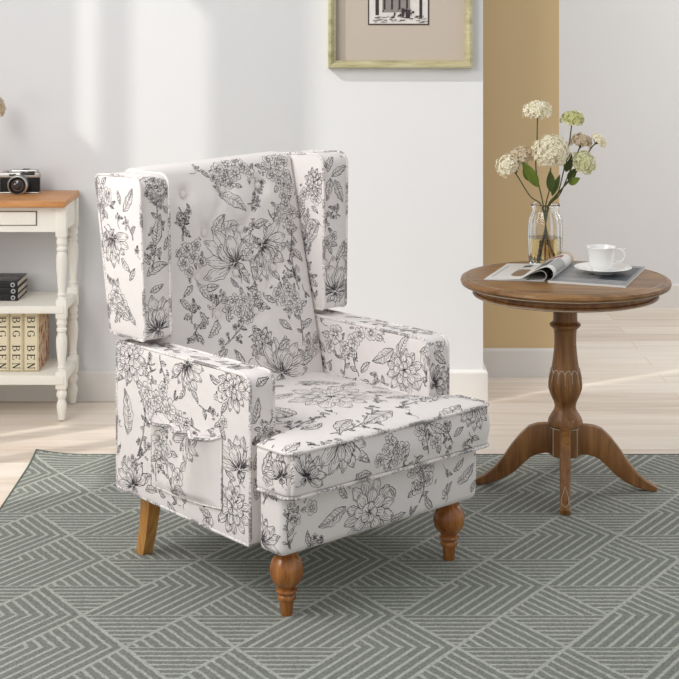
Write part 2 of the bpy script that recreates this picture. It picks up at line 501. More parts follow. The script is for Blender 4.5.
    def fan(s, p, q):
        """flower seen from the side: striped pointed petals out of a calyx"""
        p = np.array(p); q = np.array(q); d = q - p; r = np.hypot(*d); a = math.atan2(d[1], d[0])
        u = d / r
        s.ring(p, 0, r * .28, 3, a + PI, 1.6, .5, 2)
        s.ring(p, r * .05, r * .7, 4, a, 1.2, .5, 4)
        s.ring(p, r * .05, r, 7, a, 3.0, .36, 4)
        s.stroke(s.curve(p, p - u * r * .5 + np.array((-u[1], u[0])) * r * .15, .2, 8), .0018)
    def blos(s, c, e):
        R = s.R; c = np.array(c); d = np.array(e) - c; r = np.hypot(*d); a0 = math.atan2(d[1], d[0]) + R.random()
        k = np.linspace(0, 2 * PI, 9)
        s.stroke(c + r * .2 * np.c_[np.cos(k), np.sin(k)], .0015); s.cover(c + r * .2 * np.c_[np.cos(k), np.sin(k)])
        r *= R.uniform(.8, 1.0)
        for i in range(5):
            a = a0 + i * 2 * PI / 5; u = np.array((math.cos(a), math.sin(a))); cc = c + u * r * .58
            k = np.linspace(0, 2 * PI, 13); rr = r * .44 * (1 + .1 * np.sin(k * 3 + R.random() * 6))
            P = cc + np.c_[np.cos(k), np.sin(k)] * rr[:, None]
            s.stroke(P, .0013)
            for f in (-.3, 0, .3):
                w = np.array((-u[1], u[0])) * f * r * .5
                s.stroke([c + u * r * .22 + w * .4, c + u * r * R.uniform(.5, .8) + w], .0011)
            s.cover(P)
        for k in range(R.randint(1, 3)):
            a = R.uniform(0, 2 * PI); u = np.array((math.cos(a), math.sin(a)))
            if R.random() < .6: s.leaf(c + u * r * .7, c + u * r * R.uniform(1.7, 2.4), .5)
            else: s.bud(c + u * r * 1.5, .0030); s.bud(c + u * r * 1.5 + np.array((u[1], -u[0])) * .006, .0026)
    def bud(s, c, r):
        k = np.linspace(0, 2 * PI, 10); P = np.array(c) + r * np.c_[np.cos(k), np.sin(k)]
        s.stroke(P, .0014); s.stroke([np.array(c) - (r * .5, 0), np.array(c) + (r * .3, r * .4)], .001); s.cover(P)
    def branch(s, p, q, flowers=True):
        R = s.R; bend = R.choice((-1, 1)) * R.uniform(.05, .14)
        c = s.curve(p, q, bend, 24); L = np.hypot(*(np.array(q) - np.array(p)))
        tan = np.gradient(c, axis=0); tan /= np.linalg.norm(tan, axis=1)[:, None]; nr = np.c_[-tan[:, 1], tan[:, 0]]
        k = max(2, int(L / .02)); sd = R.choice((-1, 1))
        if flowers:
            s.blos(c[-1], c[-1] + tan[-1] * .011)
        for i in range(1, k + 1):
            j = min(22, int(i / (k + 1) * 23)); sd = -sd
            o = (tan[j] * R.uniform(.4, 1) + nr[j] * sd); o /= np.hypot(*o)
            typ = R.random()
            if typ < .5: s.leaf(c[j], c[j] + o * R.uniform(.016, .03), .45)
            elif typ < .8 and flowers:
                cc = c[j] + o * R.uniform(.014, .02); s.blos(cc, cc + o * R.uniform(.007, .011)); s.stroke([c[j], cc], .0014)
            else:
                cc = c[j] + o * .014; s.bud(cc, .0042); s.bud(cc + nr[j] * .007 + tan[j] * .005, .0036); s.stroke([c[j], cc], .0012)
        s.stroke(c + nr * .0011, .0014); s.stroke(c - nr * .0011, .0014)
    def sprigs(s, lo, hi, n):
        R = s.R
        for i in range(n):
            p = np.array((R.uniform(lo[0], hi[0]), R.uniform(lo[1], hi[1]))); a = R.uniform(0, 2 * PI); u = np.array((math.cos(a), math.sin(a)))
            q = p + u * .016
            if any(((p > l - .004) & (p < h + .004)).all() or ((q > l) & (q < h)).all() for O, l, h in s.occ): continue
            k = R.random()
            if k < .45: s.branch(p, p + u * R.uniform(.03, .06))
            elif k < .75:
                s.leaf(p, p + u * R.uniform(.018, .032)); b = a + R.choice((-1, 1)) * R.uniform(.6, 1.1); w = np.array((math.cos(b), math.sin(b)))
                s.leaf(p, p + w * R.uniform(.016, .028)); s.stroke(s.curve(p, p - (u + w) * R.uniform(.008, .014), .2, 6), .0015)
            else: s.blos(p, p + u * R.uniform(.009, .013)); s.stroke(s.curve(p, p - u * .03, .25, 8), .0014)
    def scatter(s, u0, u1, v0, v1, n):
        R = s.R
        for i in range(n):
            p = np.array((R.uniform(u0, u1), R.uniform(v0, v1))); a = R.uniform(0, 2 * PI); u = np.array((math.cos(a), math.sin(a)))
            if any((p > lo).all() and (p < hi).all() for O, lo, hi in s.occ): continue
            k = R.random()
            if k < .18: s.peony(p, p + u * R.uniform(.028, .045))
            elif k < .34: s.fan(p, p + u * R.uniform(.04, .06))
            elif k < .6: s.branch(p, p + u * R.uniform(.06, .11))
            elif k < .85: s.leaf(p, p + u * R.uniform(.03, .06))
            else: s.blos(p, p + u * .012)

def press(mb, bvh, toile, o, U, V, N, thr=.62, reach=.08, lift=.0005, mi=1):
    """lay the strokes of a patch onto the surface as thin printed strips (same mesh, ink slot)"""
    o = Vector(o); U = Vector(U); V = Vector(V); N = Vector(N)
    vs = []; fs = []
    for Pw in toile.st:
        P = Pw[:, :2]; w = Pw[:, 2:]
        t = np.gradient(P, axis=0); t /= (np.linalg.norm(t, axis=1)[:, None] + 1e-12)
        n = np.c_[-t[:, 1], t[:, 0]] * w * .5
        prev = None
        for i in range(len(P)):
            pair = []
            for sg in (1, -1):
                a = P[i] + n[i] * sg
                h = bvh.ray_cast(o + U * a[0] + V * a[1] + N * reach, -N, 2 * reach)
                if h[0] is None or h[1].dot(N) < thr: pair = None; break
                pair.append(h[0] + h[1] * lift)
            if pair:
                k = len(vs); vs += pair
                if prev is not None and (vs[k] - vs[prev]).length < .012: fs.append((prev, prev + 1, k + 1, k))
                prev = k
            else: prev = None
    flip = U.cross(V).dot(N) > 0
    if flip: fs = [f[::-1] for f in fs]
    mb.add(vs, fs, mi)

# ------------------------------------------------------------------ armchair
CX, CY, CT = .08, 4.0185, math.radians(42.48)
def chair_ray(px, py):
    d = Vector(((px - 339.5) / F, 1, -(py - YH) / F))
    M = Matrix.Rotation(-CT, 3, 'Z')
    return M @ (Vector((0, 0, H)) - Vector((CX, CY, RT))), M @ d
def uv_of(px, py, o, U, V, N):
    p, d = chair_ray(px, py); o = Vector(o); N = Vector(N)
    q = p + d * ((o - p).dot(N) / d.dot(N)) - o
    return np.array((q.dot(Vector(U)), q.dot(Vector(V))))
def draw(spec, frame, seed, dens=230):
    t = Toile(seed); pts = []
    for it in spec:
        k = it[0]; a = uv_of(it[1], it[2], *frame); b = uv_of(it[3], it[4], *frame)
        getattr(t, k)(a, b); pts += [a, b]
    lo = np.min(pts, 0) - .01; hi = np.max(pts, 0) + .01
    t.sprigs(lo, hi, int((hi - lo).prod() * dens))
    return t
FX = lambda x: ((x, 0, 0), (0, 1, 0), (0, 0, 1), (-1 if x < 0 else 1, 0, 0))   # facing sideways
def frame_x(x, nx): return ((x, 0, 0), (0, 1, 0), (0, 0, 1), (nx, 0, 0))
def frame_y(y): return ((0, y, 0), (1, 0, 0), (0, 0, 1), (0, -1, 0))
def frame_z(z): return ((0, 0, z), (1, 0, 0), (0, 1, 0), (0, 0, 1))
FAB = [M_FAB, M_INK]

chair = thing('wingback_armchair', 'cream wingback armchair printed with dark floral toile, standing on the rug', 'armchair', (CX, CY, RT), CT)
ZL, ZA, RO, RI, YF, YB = .160, .5655, .3426, .2645, .0605, .614

def outline(prof, x, ins, fn=None, out=.001):
    P = [Vector(p) for p in prof]; N = len(P); r = []
    for i in range(N):
        t = (P[(i+1) % N] - P[i-1]).normalized(); q = P[i] + Vector((t.y, -t.x)) * (out - ins)
        v = Vector((x, q.x, q.y)); r.append(fn(v) if fn else v)
    return r

_ap = rrect(YF, YB, ZL, ZA, (.012, .012, .014, .032))
arm_prof = [(y, z + .020 * (y - YF) / (YB - YF) * (ZA - z) / (ZA - ZL)) for y, z in _ap]     # underside rises a little towards the back
arm_spec = {
 'outer': [('peony',130,357,146,353),('leaf',131,368,127,386),('leaf',124,368,117,380),('leaf',138,366,150,376),
  ('leaf',128,434,125,388),('blos',148,391,155,391),('blos',157,399,163,399),('blos',150,404,156,404),('blos',164,389,169,389),
  ('fan',187,364,191,392),('leaf',192,390,199,404),('leaf',186,388,180,398),('leaf',180,368,172,378),
  ('peony',234,386,250,391),('leaf',220,382,210,374),('leaf',228,402,222,414),
  ('blos',170,409,177,409),('blos',179,417,185,418),('blos',165,402,170,402),('blos',187,424,192,425),
  ('fan',240,470,236,434),('leaf',226,440,220,424),('leaf',236,480,226,470),('blos',224,422,229,422),
  ('fan',134,486,129,458),('leaf',138,484,152,474),('leaf',146,490,158,492),('branch',138,456,146,404),
  ('branch',122,466,150,446),('leaf',168,501,176,512),('leaf',166,497,159,489),
  ('peony',233,507,249,502),('leaf',212,516,200,508),('leaf',240,484,245,466),('blos',208,520,214,522),('branch',213,360,235,366),
  ('branch',200,405,214,412),('branch',160,355,168,380)],
 'front': [('leaf',253,424,258,398),('leaf',256,386,270,378),('blos',265,430,271,430),('branch',253,444,274,412),('leaf',254,470,257,452),('leaf',256,500,254,478)],
 'top': [('branch',118,339,176,352),('leaf',236,369,256,366),('leaf',210,360,190,356),('branch',215,361,250,368)],
}
armr_spec = {
 'inner': [('leaf',394,349,373,361),('leaf',400,354,409,336),('peony',405,370,423,372),('fan',428,380,446,370),('leaf',420,352,428,344),
   ('blos',336,334,343,334),('blos',330,344,336,344),('blos',354,341,360,341),('blos',345,348,350,348),('blos',371,333,377,334),('blos',360,334,365,334),
   ('branch',344,380,340,330),('branch',360,376,352,348),('leaf',362,372,371,362),('leaf',326,352,320,340)],
 'front': [('blos',440,344,446,344),('leaf',434,352,446,364),('fan',434,384,447,372),('leaf',430,345,436,338)],
 'top': [('branch',326,311,380,321),('branch',375,322,430,334),('leaf',345,317,362,318),('leaf',400,330,418,331)],
}
def make_arm(side):
    b = MB(); x0, x1 = (-RO, -RI) if side < 0 else (RI, RO)
    b.slab(arm_prof, x0, x1, .007, .004)
    bv = b.bvh()
    fo = frame_x(side * RO, side); fi = frame_x(side * RI, -side); ff = frame_y(YF); ft = frame_z(ZA)
    if side < 0:
        press(b, bv, draw(arm_spec['outer'], fo, 3), *fo)
        press(b, bv, draw(arm_spec['front'], ff, 4), *ff)
        press(b, bv, draw(arm_spec['top'], ft, 5), *ft)
        t = Toile(6); t.scatter(YF, .5, .4, ZA, 14); press(b, bv, t, *fi)
    else:
        press(b, bv, draw(armr_spec['inner'], fi, 7), *fi)
        press(b, bv, draw(armr_spec['front'], ff, 8), *ff)
        press(b, bv, draw(armr_spec['top'], ft, 9), *ft)
        t = Toile(10); t.scatter(YF, YB, ZL, ZA, 40); press(b, bv, t, *fo)
    a = b.build('armrest', FAB, chair)
    p = MB()
    for x in (x0 + .0025, x1 - .0025): p.tube(outline(arm_prof, x, .002), .0042, 8, closed=True)
    p.build('piping', M_PIPE, a)
    return a
arm_left = make_arm(-1); make_arm(1)

# side pocket on the left arm
def make_pocket():
    fo = frame_x(-RO, -1)
    c = [uv_of(*q, *fo) for q in ((153.4, 413.5), (223, 437), (223, 508.5), (153, 484))]
    b = MB(); nu, nv = 36, 26; vs = []; fs = []
    def pt(u, v, off):
        top = c[0] * (1 - u) + c[1] * u; bot = c[3] * (1 - u) + c[2] * u
        top = top + np.array((0, -.016 * 4 * u * (1 - u) + .0025 * math.sin(u * 26)))
        bot = bot + np.array((0, -.006 * 4 * u * (1 - u)))
        q = top * (1 - v) + bot * v
        ed = min(1, 7 * min(u, 1 - u, 1 - v + .02))
        fold = math.sin(u * 19 + 1.2 * math.sin(3 * v)) * .0062 + math.sin(u * 8 + 1 + v * 2.6) * .0105 + math.sin(u * 33 - v * 4) * .0018
        o = .005 + ed * (.021 * (1 - .5 * v) + fold * (1.2 - .95 * v))
        return (-RO - o * off, q[0], q[1])
    for lay in (1, 0):
        for j in range(nv + 1):
            for i in range(nu + 1): vs.append(pt(i / nu, j / nv, 1.0 if lay else .15))
    n1 = (nu + 1) * (nv + 1); q = lambda i, j, l: l * n1 + j * (nu + 1) + i
    for j in range(nv):
        for i in range(nu):
            fs.append((q(i,j,0), q(i,j+1,0), q(i+1,j+1,0), q(i+1,j,0)))
    for j in range(nv):
        fs.append((q(0,j,0), q(0,j,1), q(0,j+1,1), q(0,j+1,0))); fs.append((q(nu,j,1), q(nu,j,0), q(nu,j+1,0), q(nu,j+1,1)))
    for i in range(nu):
        fs.append((q(i,nv,0), q(i,nv,1), q(i+1,nv,1), q(i+1,nv,0))); fs.append((q(i,0,1), q(i,0,0), q(i+1,0,0), q(i+1,0,1)))
    # orient outward (-x)
    b.add(vs, fs)
    bv = b.bvh()
    class Flip:                      # outward normals regardless of winding
        def ray_cast(s, o, d, m):
            h = bv.ray_cast(o, d, m)
            return h if h[0] is None or h[1].dot(d) < 0 else (h[0], -h[1], h[2], h[3])
    sp = [('fan',196,434,190,458),('leaf',200,444,210,436),('blos',166,440,173,441),('blos',172,450,178,450),('blos',164,456,169,456),
          ('branch',160,480,172,430),('branch',182,494,168,455),('leaf',186,470,196,460),('blos',184,476,190,477),('leaf',190,495,180,485)]
    press(b, Flip(), draw(sp, fo, 12, 0), *fo, thr=.3)
    o = b.build('pocket', FAB, arm_left); o['label'] = 'gathered cloth pocket on the outside of the armrest'
    p = MB(); top = [pt(i / nu, 0, 1.0) for i in range(nu + 1)]; p.tube(top, .0042, 6)
    rim = [pt(0, j / nv, .9) for j in range(nv + 1)] + [pt(i / nu, 1, .9) for i in range(1, nu + 1)] + [pt(1, 1 - j / nv, .9) for j in range(1, nv + 1)]
    p.tube(rim, .0024, 6)
    return p.build('pocket_piping', M_PIPE, arm_left)
make_pocket()

# seat base (front rail)
AX, AF = .336, -.049
def squeeze(half, inner, ya, yb):
    def f(p):
        s_ = min(1, max(0, (p.y - ya) / (yb - ya))); s_ = s_ * s_ * (3 - 2 * s_)
        return Vector((p.x * (1 + (inner / half - 1) * s_), p.y, p.z))
    return f
def make_base():
    b = MB()
    f1 = squeeze(AX, .255, .030, .058)
    def f(p):
        w = f1(p)
        if p.y < .04:
            k = max(0, 1 - ((p.z - .24) / .08) ** 2)
            w.y -= .006 * k * (1 if p.y < -.03 else 0)
        return w
    b.soft(-AX, AX, AF, .60, ZL - .003, .308, .020, (20, 44, 6), 4, f)
    bv = b.bvh()
    ff = frame_y(AF); fl = frame_x(-AX, -1)
    sp = [('peony',368,512,394,507),('leaf',344,506,317,527),('leaf',346,497,338,482),('leaf',393,497,386,486),('leaf',390,520,405,512),
      ('branch',418,502,420,466),('blos',411,471,417,471),('blos',426,478,432,478),('blos',415,487,421,487),('blos',429,466,434,466),
      ('leaf',456,482,472,462),('leaf',452,470,462,457),('branch',290,549,289,506),('blos',294,519,300,519),('leaf',432,507,424,494),('leaf',446,494,450,481),
      ('leaf',310,545,306,530),('blos',310,507,316,506),('leaf',470,492,476,478)]
    press(b, bv, draw(sp, ff, 21), *ff)
    sp = [('fan',260,540,268,518),('leaf',268,546,280,537),('leaf',258,520,256,505)]
    press(b, bv, draw(sp, fl, 22), *fl)
    return b.build('seat_base', FAB, chair)
make_base()

# T-shaped seat cushion
QX, QF, ZB_, ZC = .347, -.090, .304, .411
def make_cushion():
    b = MB(); f1 = squeeze(QX, .2615, .028, .056)
    def f(p):
        w = f1(p); hw = QX if p.y < .04 else .2615
        e = min(hw - abs(w.x), p.y - QF, .50 - p.y)
        k = 1 - math.exp(-max(0, e) / .085)
        if p.z > .37: w.z += .022 * k
        if p.y < -.06 and .322 < p.z < .394: w.y -= .007 * (1 - ((p.z - .358) / .036) ** 2)
        # softened plan corners of the front ears
        for sx in (-1, 1):
            cx, cy, r = sx * (QX - .026), QF + .026, .026
            dx, dy = (w.x - cx) * sx, cy - w.y
            if dx > 0 and dy > 0:
                l = math.hypot(dx, dy); m = max(dx, dy)
                w.x = cx + sx * dx * m / l; w.y = cy - dy * m / l
        return w
    b.soft(-QX, QX, QF, .50, ZB_, ZC, .016, (34, 48, 5), 3, f)
    bv = b.bvh()
    ft = frame_z(.425); ff = frame_y(QF); fl = frame_x(-QX, -1)
    sp = [('peony',331,399,374,397),('leaf',392,411,364,423),('leaf',296,416,268,408),('leaf',292,396,262,402),('blos',383,392,393,392),('blos',400,397,410,397),
      ('blos',418,400,428,400),('blos',436,397,446,397),('branch',398,408,470,394),('branch',262,440,318,419),('leaf',340,384,298,383),('leaf',352,420,340,431),
      ('leaf',300,430,322,424),('leaf',440,412,460,402),('branch',330,432,372,408),('blos',350,385,358,385),('leaf',372,386,400,384),('leaf',280,448,300,440)]
    press(b, bv, draw(sp, ft, 31), *ft, thr=.7)
    sp = [('fan',342,438,352,470),('leaf',336,446,312,440),('leaf',352,452,368,462),('leaf',340,462,326,474),('blos',386,451,393,451),('blos',396,460,402,460),('blos',390,441,396,441),
      ('blos',378,460,384,460),('blos',402,449,408,449),('branch',384,480,390,440),('branch',428,454,426,418),('leaf',430,424,446,432),('blos',434,440,440,440),('blos',420,431,426,431),
      ('fan',474,404,472,430),('leaf',478,416,488,408),('leaf',466,415,456,408),('fan',304,478,318,456),('leaf',300,470,296,456),('leaf',452,436,462,426),('leaf',356,480,372,474)]
    press(b, bv, draw(sp, ff, 32), *ff, thr=.55)
    sp = [('leaf',263,474,271,450),('fan',281,478,276,452),('blos',268,479,274,481),('leaf',286,486,292,470)]
    press(b, bv, draw(sp, fl, 33), *fl, thr=.55)
    c = b.build('seat_cushion', FAB, chair)
    p = MB()
    def loop(z, dz):
        pts = []
        r = .026
        pl = [(-.2615, .49), (-.2615, .058)] + [(-QX + .002, .026)]
        for k in range(9):
            a = PI + PI / 2 * k / 8; pts_ = (-QX + r + r * math.cos(a), QF + r + r * math.sin(a)); pl.append(pts_)
        for k in range(1, 12): pl.append((-QX + r + (2 * QX - 2 * r) * k / 12, QF))
        for k in range(9):
            a = -PI / 2 + PI / 2 * k / 8; pl.append((QX - r + r * math.cos(a), QF + r + r * math.sin(a)))
        pl += [(QX - .002, .026), (.2615, .058), (.2615, .49)]
        return [(x, y, z) for x, y in pl]
    p.tube(loop(ZC - .001, 0), .0043, 8); p.tube(loop(ZB_ + .002, 0), .0043, 8)
    p.build('piping', M_PIPE, c)
make_cushion()

# backrest with tufting
def yfront(z): return .463 + (z - .41) * .249
BT = 1.013
buttons = []
for px, py in ((183.7,194.8),(222.6,190),(258,186),(204,233),(240,229),(197.5,277),(235.5,273),(273,268),(217,315),(255,311)):
    p, d = chair_ray(px, py); n = Vector((0, -1, .249)); o = Vector((0, yfront(0), 0))
    q = p + d * ((o - p).dot(n) / d.dot(n)); buttons.append((q.x, q.z))
creases = [(0,3),(1,3),(1,4),(2,4),(3,5),(3,6),(4,6),(4,7),(5,8),(6,8),(6,9),(7,9)]
def seg_d(x, z, a, b):
    ax, az = buttons[a]; bx, bz = buttons[b]; dx, dz = bx - ax, bz - az
    t = max(0, min(1, ((x - ax) * dx + (z - az) * dz) / (dx * dx + dz * dz)))
    return math.hypot(x - ax - dx * t, z - az - dz * t)
def tuft(x, z):
    d = 0
    for bx, bz in buttons: d += .017 * math.exp(-((x - bx) ** 2 + (z - bz) ** 2) / (2 * .016 ** 2))
    c = min(seg_d(x, z, a, b) for a, b in creases)
    return d + .0045 * math.exp(-(c / .012) ** 2)
def make_back():
    b = MB(); HX = .268
    def f(p):
        # p.y in [0, .1]: 0 is the front
        z = p.z; s_ = p.y / .1
        yb = .615 + (z - .41) * .145
        y = yfront(z) * (1 - s_) + yb * s_
        if p.y < .02:
            ex = max(0, 1 - (abs(p.x) / HX) ** 4); ez = max(0, min(1, (BT - z) / .1))
            y -= .016 * ex * ez
            y += tuft(p.x, z) * (1 if p.y < .008 else .5)
        return Vector((p.x, y, z + .007 * p.x / HX * max(0, (z - .6) / .4)))
    b.soft(-HX, HX, 0, .1, .30, BT, .022, (60, 4, 76), 4, f)
    bv = b.bvh()
    n = Vector((0, -1, .249)).normalized(); V = Vector((0, .249, 1)).normalized()
    fr = ((0, yfront(0), 0), (1, 0, 0), tuple(V), tuple(n))
    B = lambda *l: [('blos', x, y, x + r, y) for x, y, r in l]
    sp = B((217,170,6),(226,164,6),(233,174,7),(241,167,6),(223,179,5),(248,173,6),(237,159,5),(229,184,5),(212,178,4))
    sp += B((268,160,6),(276,168,7),(284,175,6),(270,175,6),(282,161,6),(287,187,6),(277,182,5),(263,168,5))
    sp += B((283,205,6),(289,213,6),(279,217,6),(287,224,5),(275,210,5),(281,196,5))
    sp += B((184,250,6),(190,258,6),(181,264,6),(187,273,6),(193,246,5),(178,254,5),(199,262,5))
    sp += B((240,300,6),(248,308,7),(236,312,6),(245,318,6),(231,301,6),(253,298,6),(226,310,5),(259,306,5))
    sp += B((285,290,6),(292,298,6),(280,300,6),(295,309,6),(286,310,5),(274,294,5))
    sp += B((247,245,5),(244,255,6),(252,262,5),(312,350,6),(306,342,5),(316,338,5))
    sp += [('fan',233,264,212,232),('leaf',211,233,222,215),('leaf',214,236,241,226),('leaf',228,250,241,260),('leaf',222,262,209,279),('leaf',233,262,246,284),
      ('leaf',218,195,243,212),('leaf',222,190,211,186),('fan',258,246,281,262),('leaf',262,240,260,224),('leaf',264,250,277,281),('leaf',268,246,282,236),
      ('branch',256,296,250,226),('leaf',251,229,265,222),('branch',286,262,279,186),('leaf',286,235,296,228),('leaf',284,244,275,252),
      ('leaf',197,282,209,301),('leaf',190,286,181,298),('leaf',200,288,216,286),('branch',221,346,250,290),('leaf',217,320,205,338),('leaf',262,296,274,302),('leaf',236,288,228,278),
      ('branch',300,346,285,286),('leaf',276,320,289,330),('leaf',286,340,274,350),('fan',278,374,281,338),('leaf',240,372,231,350),('leaf',296,364,311,356),('leaf',265,356,254,374),
      ('leaf',224,350,214,364),('peony',259,345,272,346),('branch',300,376,306,345),('leaf',205,325,197,312),('branch',180,242,186,212),('leaf',178,300,188,312),('leaf',200,170,208,178),
      ('leaf',290,250,301,262),('branch',297,290,290,244),('leaf',310,320,300,330),('leaf',200,345,192,335),('branch',206,318,190,340)]
    t = draw(sp, fr, 41); press(b, bv, t, *fr, thr=.5)
    o = b.build('backrest', FAB, chair)
    e = Vector((0, -1, .249)).normalized()
    for x, z in buttons:
        k = MB(); m = MB()
        prof = [(.0002, .0062), (.005, .0058), (.0092, .0042), (.0112, .0012), (.0108, -.006)]
        m.lathe(prof[::-1], 16)
        rot = Vector((0, 0, 1)).rotation_difference(e).to_matrix()
        base = bv.ray_cast(Vector((x, .2, z)), Vector((0, 1, 0)), .8)[0]
        k.add([rot @ Vector(v) + base + e * .004 for v in m.v], m.f)
        k.build('button', M_FAB, o)
make_back()

# wings
def wing_fn(side):
    def f(p):
        t = (p.z - .589) / .43
        fl = .0126 * t if abs(p.x) > .3 else .003 * t
        # the rear edge leans with the back
        s_ = min(1, max(0, (p.y - .4735) / .17))
        return Vector((p.x + side * fl, p.y + t * (.006 * (1 - s_) + .062 * s_), p.z - .012 * s_ * max(0, t - .8) / .2))
    return f
wing_prof = {sd: rrect(.4735, .628, .584, 1.017 + sd * .008, (.014, .012, .02, .032)) for sd in (-1, 1)}
def make_wing(side):
    b = MB(); x0, x1 = (-.353, -.266) if side < 0 else (.264, .352)
    fn = wing_fn(side)
    b.slab(wing_prof[side], x0, x1, .009, .005, fn)
    bv = b.bvh()
    fo = frame_x(side * .354, side); fi = frame_x(side * .264, -side); ff = frame_y(.477); ft = frame_z(1.02)
    if side < 0:
        sp = [('fan',116,236,123,264),('leaf',125,258,133,272),('leaf',116,250,108,240),('blos',118,294,124,294),('blos',124,302,129,302),('blos',113,302,118,302),('blos',120,310,125,310),
          ('branch',120,322,112,280),('branch',114,262,103,205),('leaf',127,211,136,188),('leaf',124,204,121,190),('blos',104,190,109,190),('blos',111,195,116,195),('blos',106,200,110,200),
          ('leaf',132,280,137,268),('leaf',136,325,130,310),('leaf',112,218,106,208),('branch',136,240,130,222)]
        press(b, bv, draw(sp, fo, 51), *fo)
        sp = [('blos',150,187,155,187),('blos',158,191,163,191),('blos',163,184,167,184),('blos',152,198,156,198),('blos',161,200,165,200),('blos',155,180,159,180),('blos',147,194,150,194),('blos',166,194,169,194),
          ('leaf',163,206,170,214),('leaf',155,246,160,214),('branch',152,268,156,196),('leaf',147,276,168,264),('leaf',150,264,144,252),('fan',157,330,150,298),('leaf',158,320,166,300),('leaf',150,292,163,284),('leaf',164,250,168,236)]
        press(b, bv, draw(sp, ff, 52), *ff)
        sp = [('branch',100,176,140,172),('leaf',140,172,155,170)]
        press(b, bv, draw(sp, ft, 53), *ft)
        t = Toile(54); t.scatter(.48, .62, .6, 1.0, 12); press(b, bv, t, *fi)
    else:
        sp = [('peony',314,182,324,184),('blos',305,194,310,194),('blos',316,198,321,198),('blos',302,204,306,204),('leaf',308,242,318,222),('leaf',306,208,300,220),('leaf',312,206,318,214),
          ('blos',312,226,317,226),('leaf',318,286,310,274),('leaf',311,270,306,258),('branch',316,300,308,216)]
        press(b, bv, draw(sp, fi, 55), *fi)
        sp = [('leaf',328,172,336,156),('leaf',332,176,347,166),('leaf',331,178,327,201),('leaf',335,180,343,202),('leaf',326,168,322,158),('fan',334,292,333,252),('blos',327,243,332,243),('blos',333,236,337,236),
          ('leaf',336,260,344,240),('leaf',326,302,334,296),('leaf',338,300,345,284),('branch',325,252,328,214)]
        press(b, bv, draw(sp, ff, 56), *ff)
        sp = [('branch',298,154,330,152)]
        press(b, bv, draw(sp, ft, 57), *ft)
        t = Toile(58); t.scatter(.48, .68, .6, 1.0, 22); press(b, bv, t, *fo)
    w = b.build('wing', FAB, chair)
    p = MB()
    for x in (x0 + .003, x1 - .003): p.tube(outline(wing_prof[side], x, .002, fn), .0042, 8, closed=True)
    p.build('piping', M_PIPE, w)
make_wing(-1); make_wing(1)

# legs
front_leg = [(.0135,0),(.0145,.002),(.0165,.028),(.018,.036),(.0215,.038),(.0232,.043),(.0218,.048),(.0195,.0505),(.0225,.053),(.0262,.058),(.0250,.063),(.0205,.0655),
             (.0235,.070),(.0325,.079),(.0385,.090),(.0412,.1045),(.0400,.118),(.0355,.131),(.0275,.141),(.0245,.1445),(.0265,.147),(.0265,.160)]
for sx in (-1, 1):
    b = MB(); b.lathe(front_leg, 32, (sx * .279, 0, 0)); o = b.build('front_leg', M_LEGW, chair); o['label'] = 'turned honey-brown wooden front leg with a ball'
for sx in (-1, 1):
    b = MB(); rings = []
    for k in range(9):
        t = k / 8; z = .176 * (1 - t); h = .0195 - .004 * t
        y = .530 + .050 * t ** 1.4; x = sx * (.292 - .014 * t)
        rings.append([(x - h, y - h, z), (x + h, y - h, z), (x + h, y + h, z), (x - h, y + h, z)])
    vs = [p for r in rings for p in r]
    fs = [(k*4+i, (k+1)*4+i, (k+1)*4+(i+1) % 4, k*4+(i+1) % 4) for k in range(8) for i in range(4)] + [(0, 1, 2, 3), (35, 34, 33, 32)]
    b.add(vs, fs); o = b.build('rear_leg', M_LEGB, chair, smooth=25); o['label'] = 'square pale wooden rear leg splayed backwards'

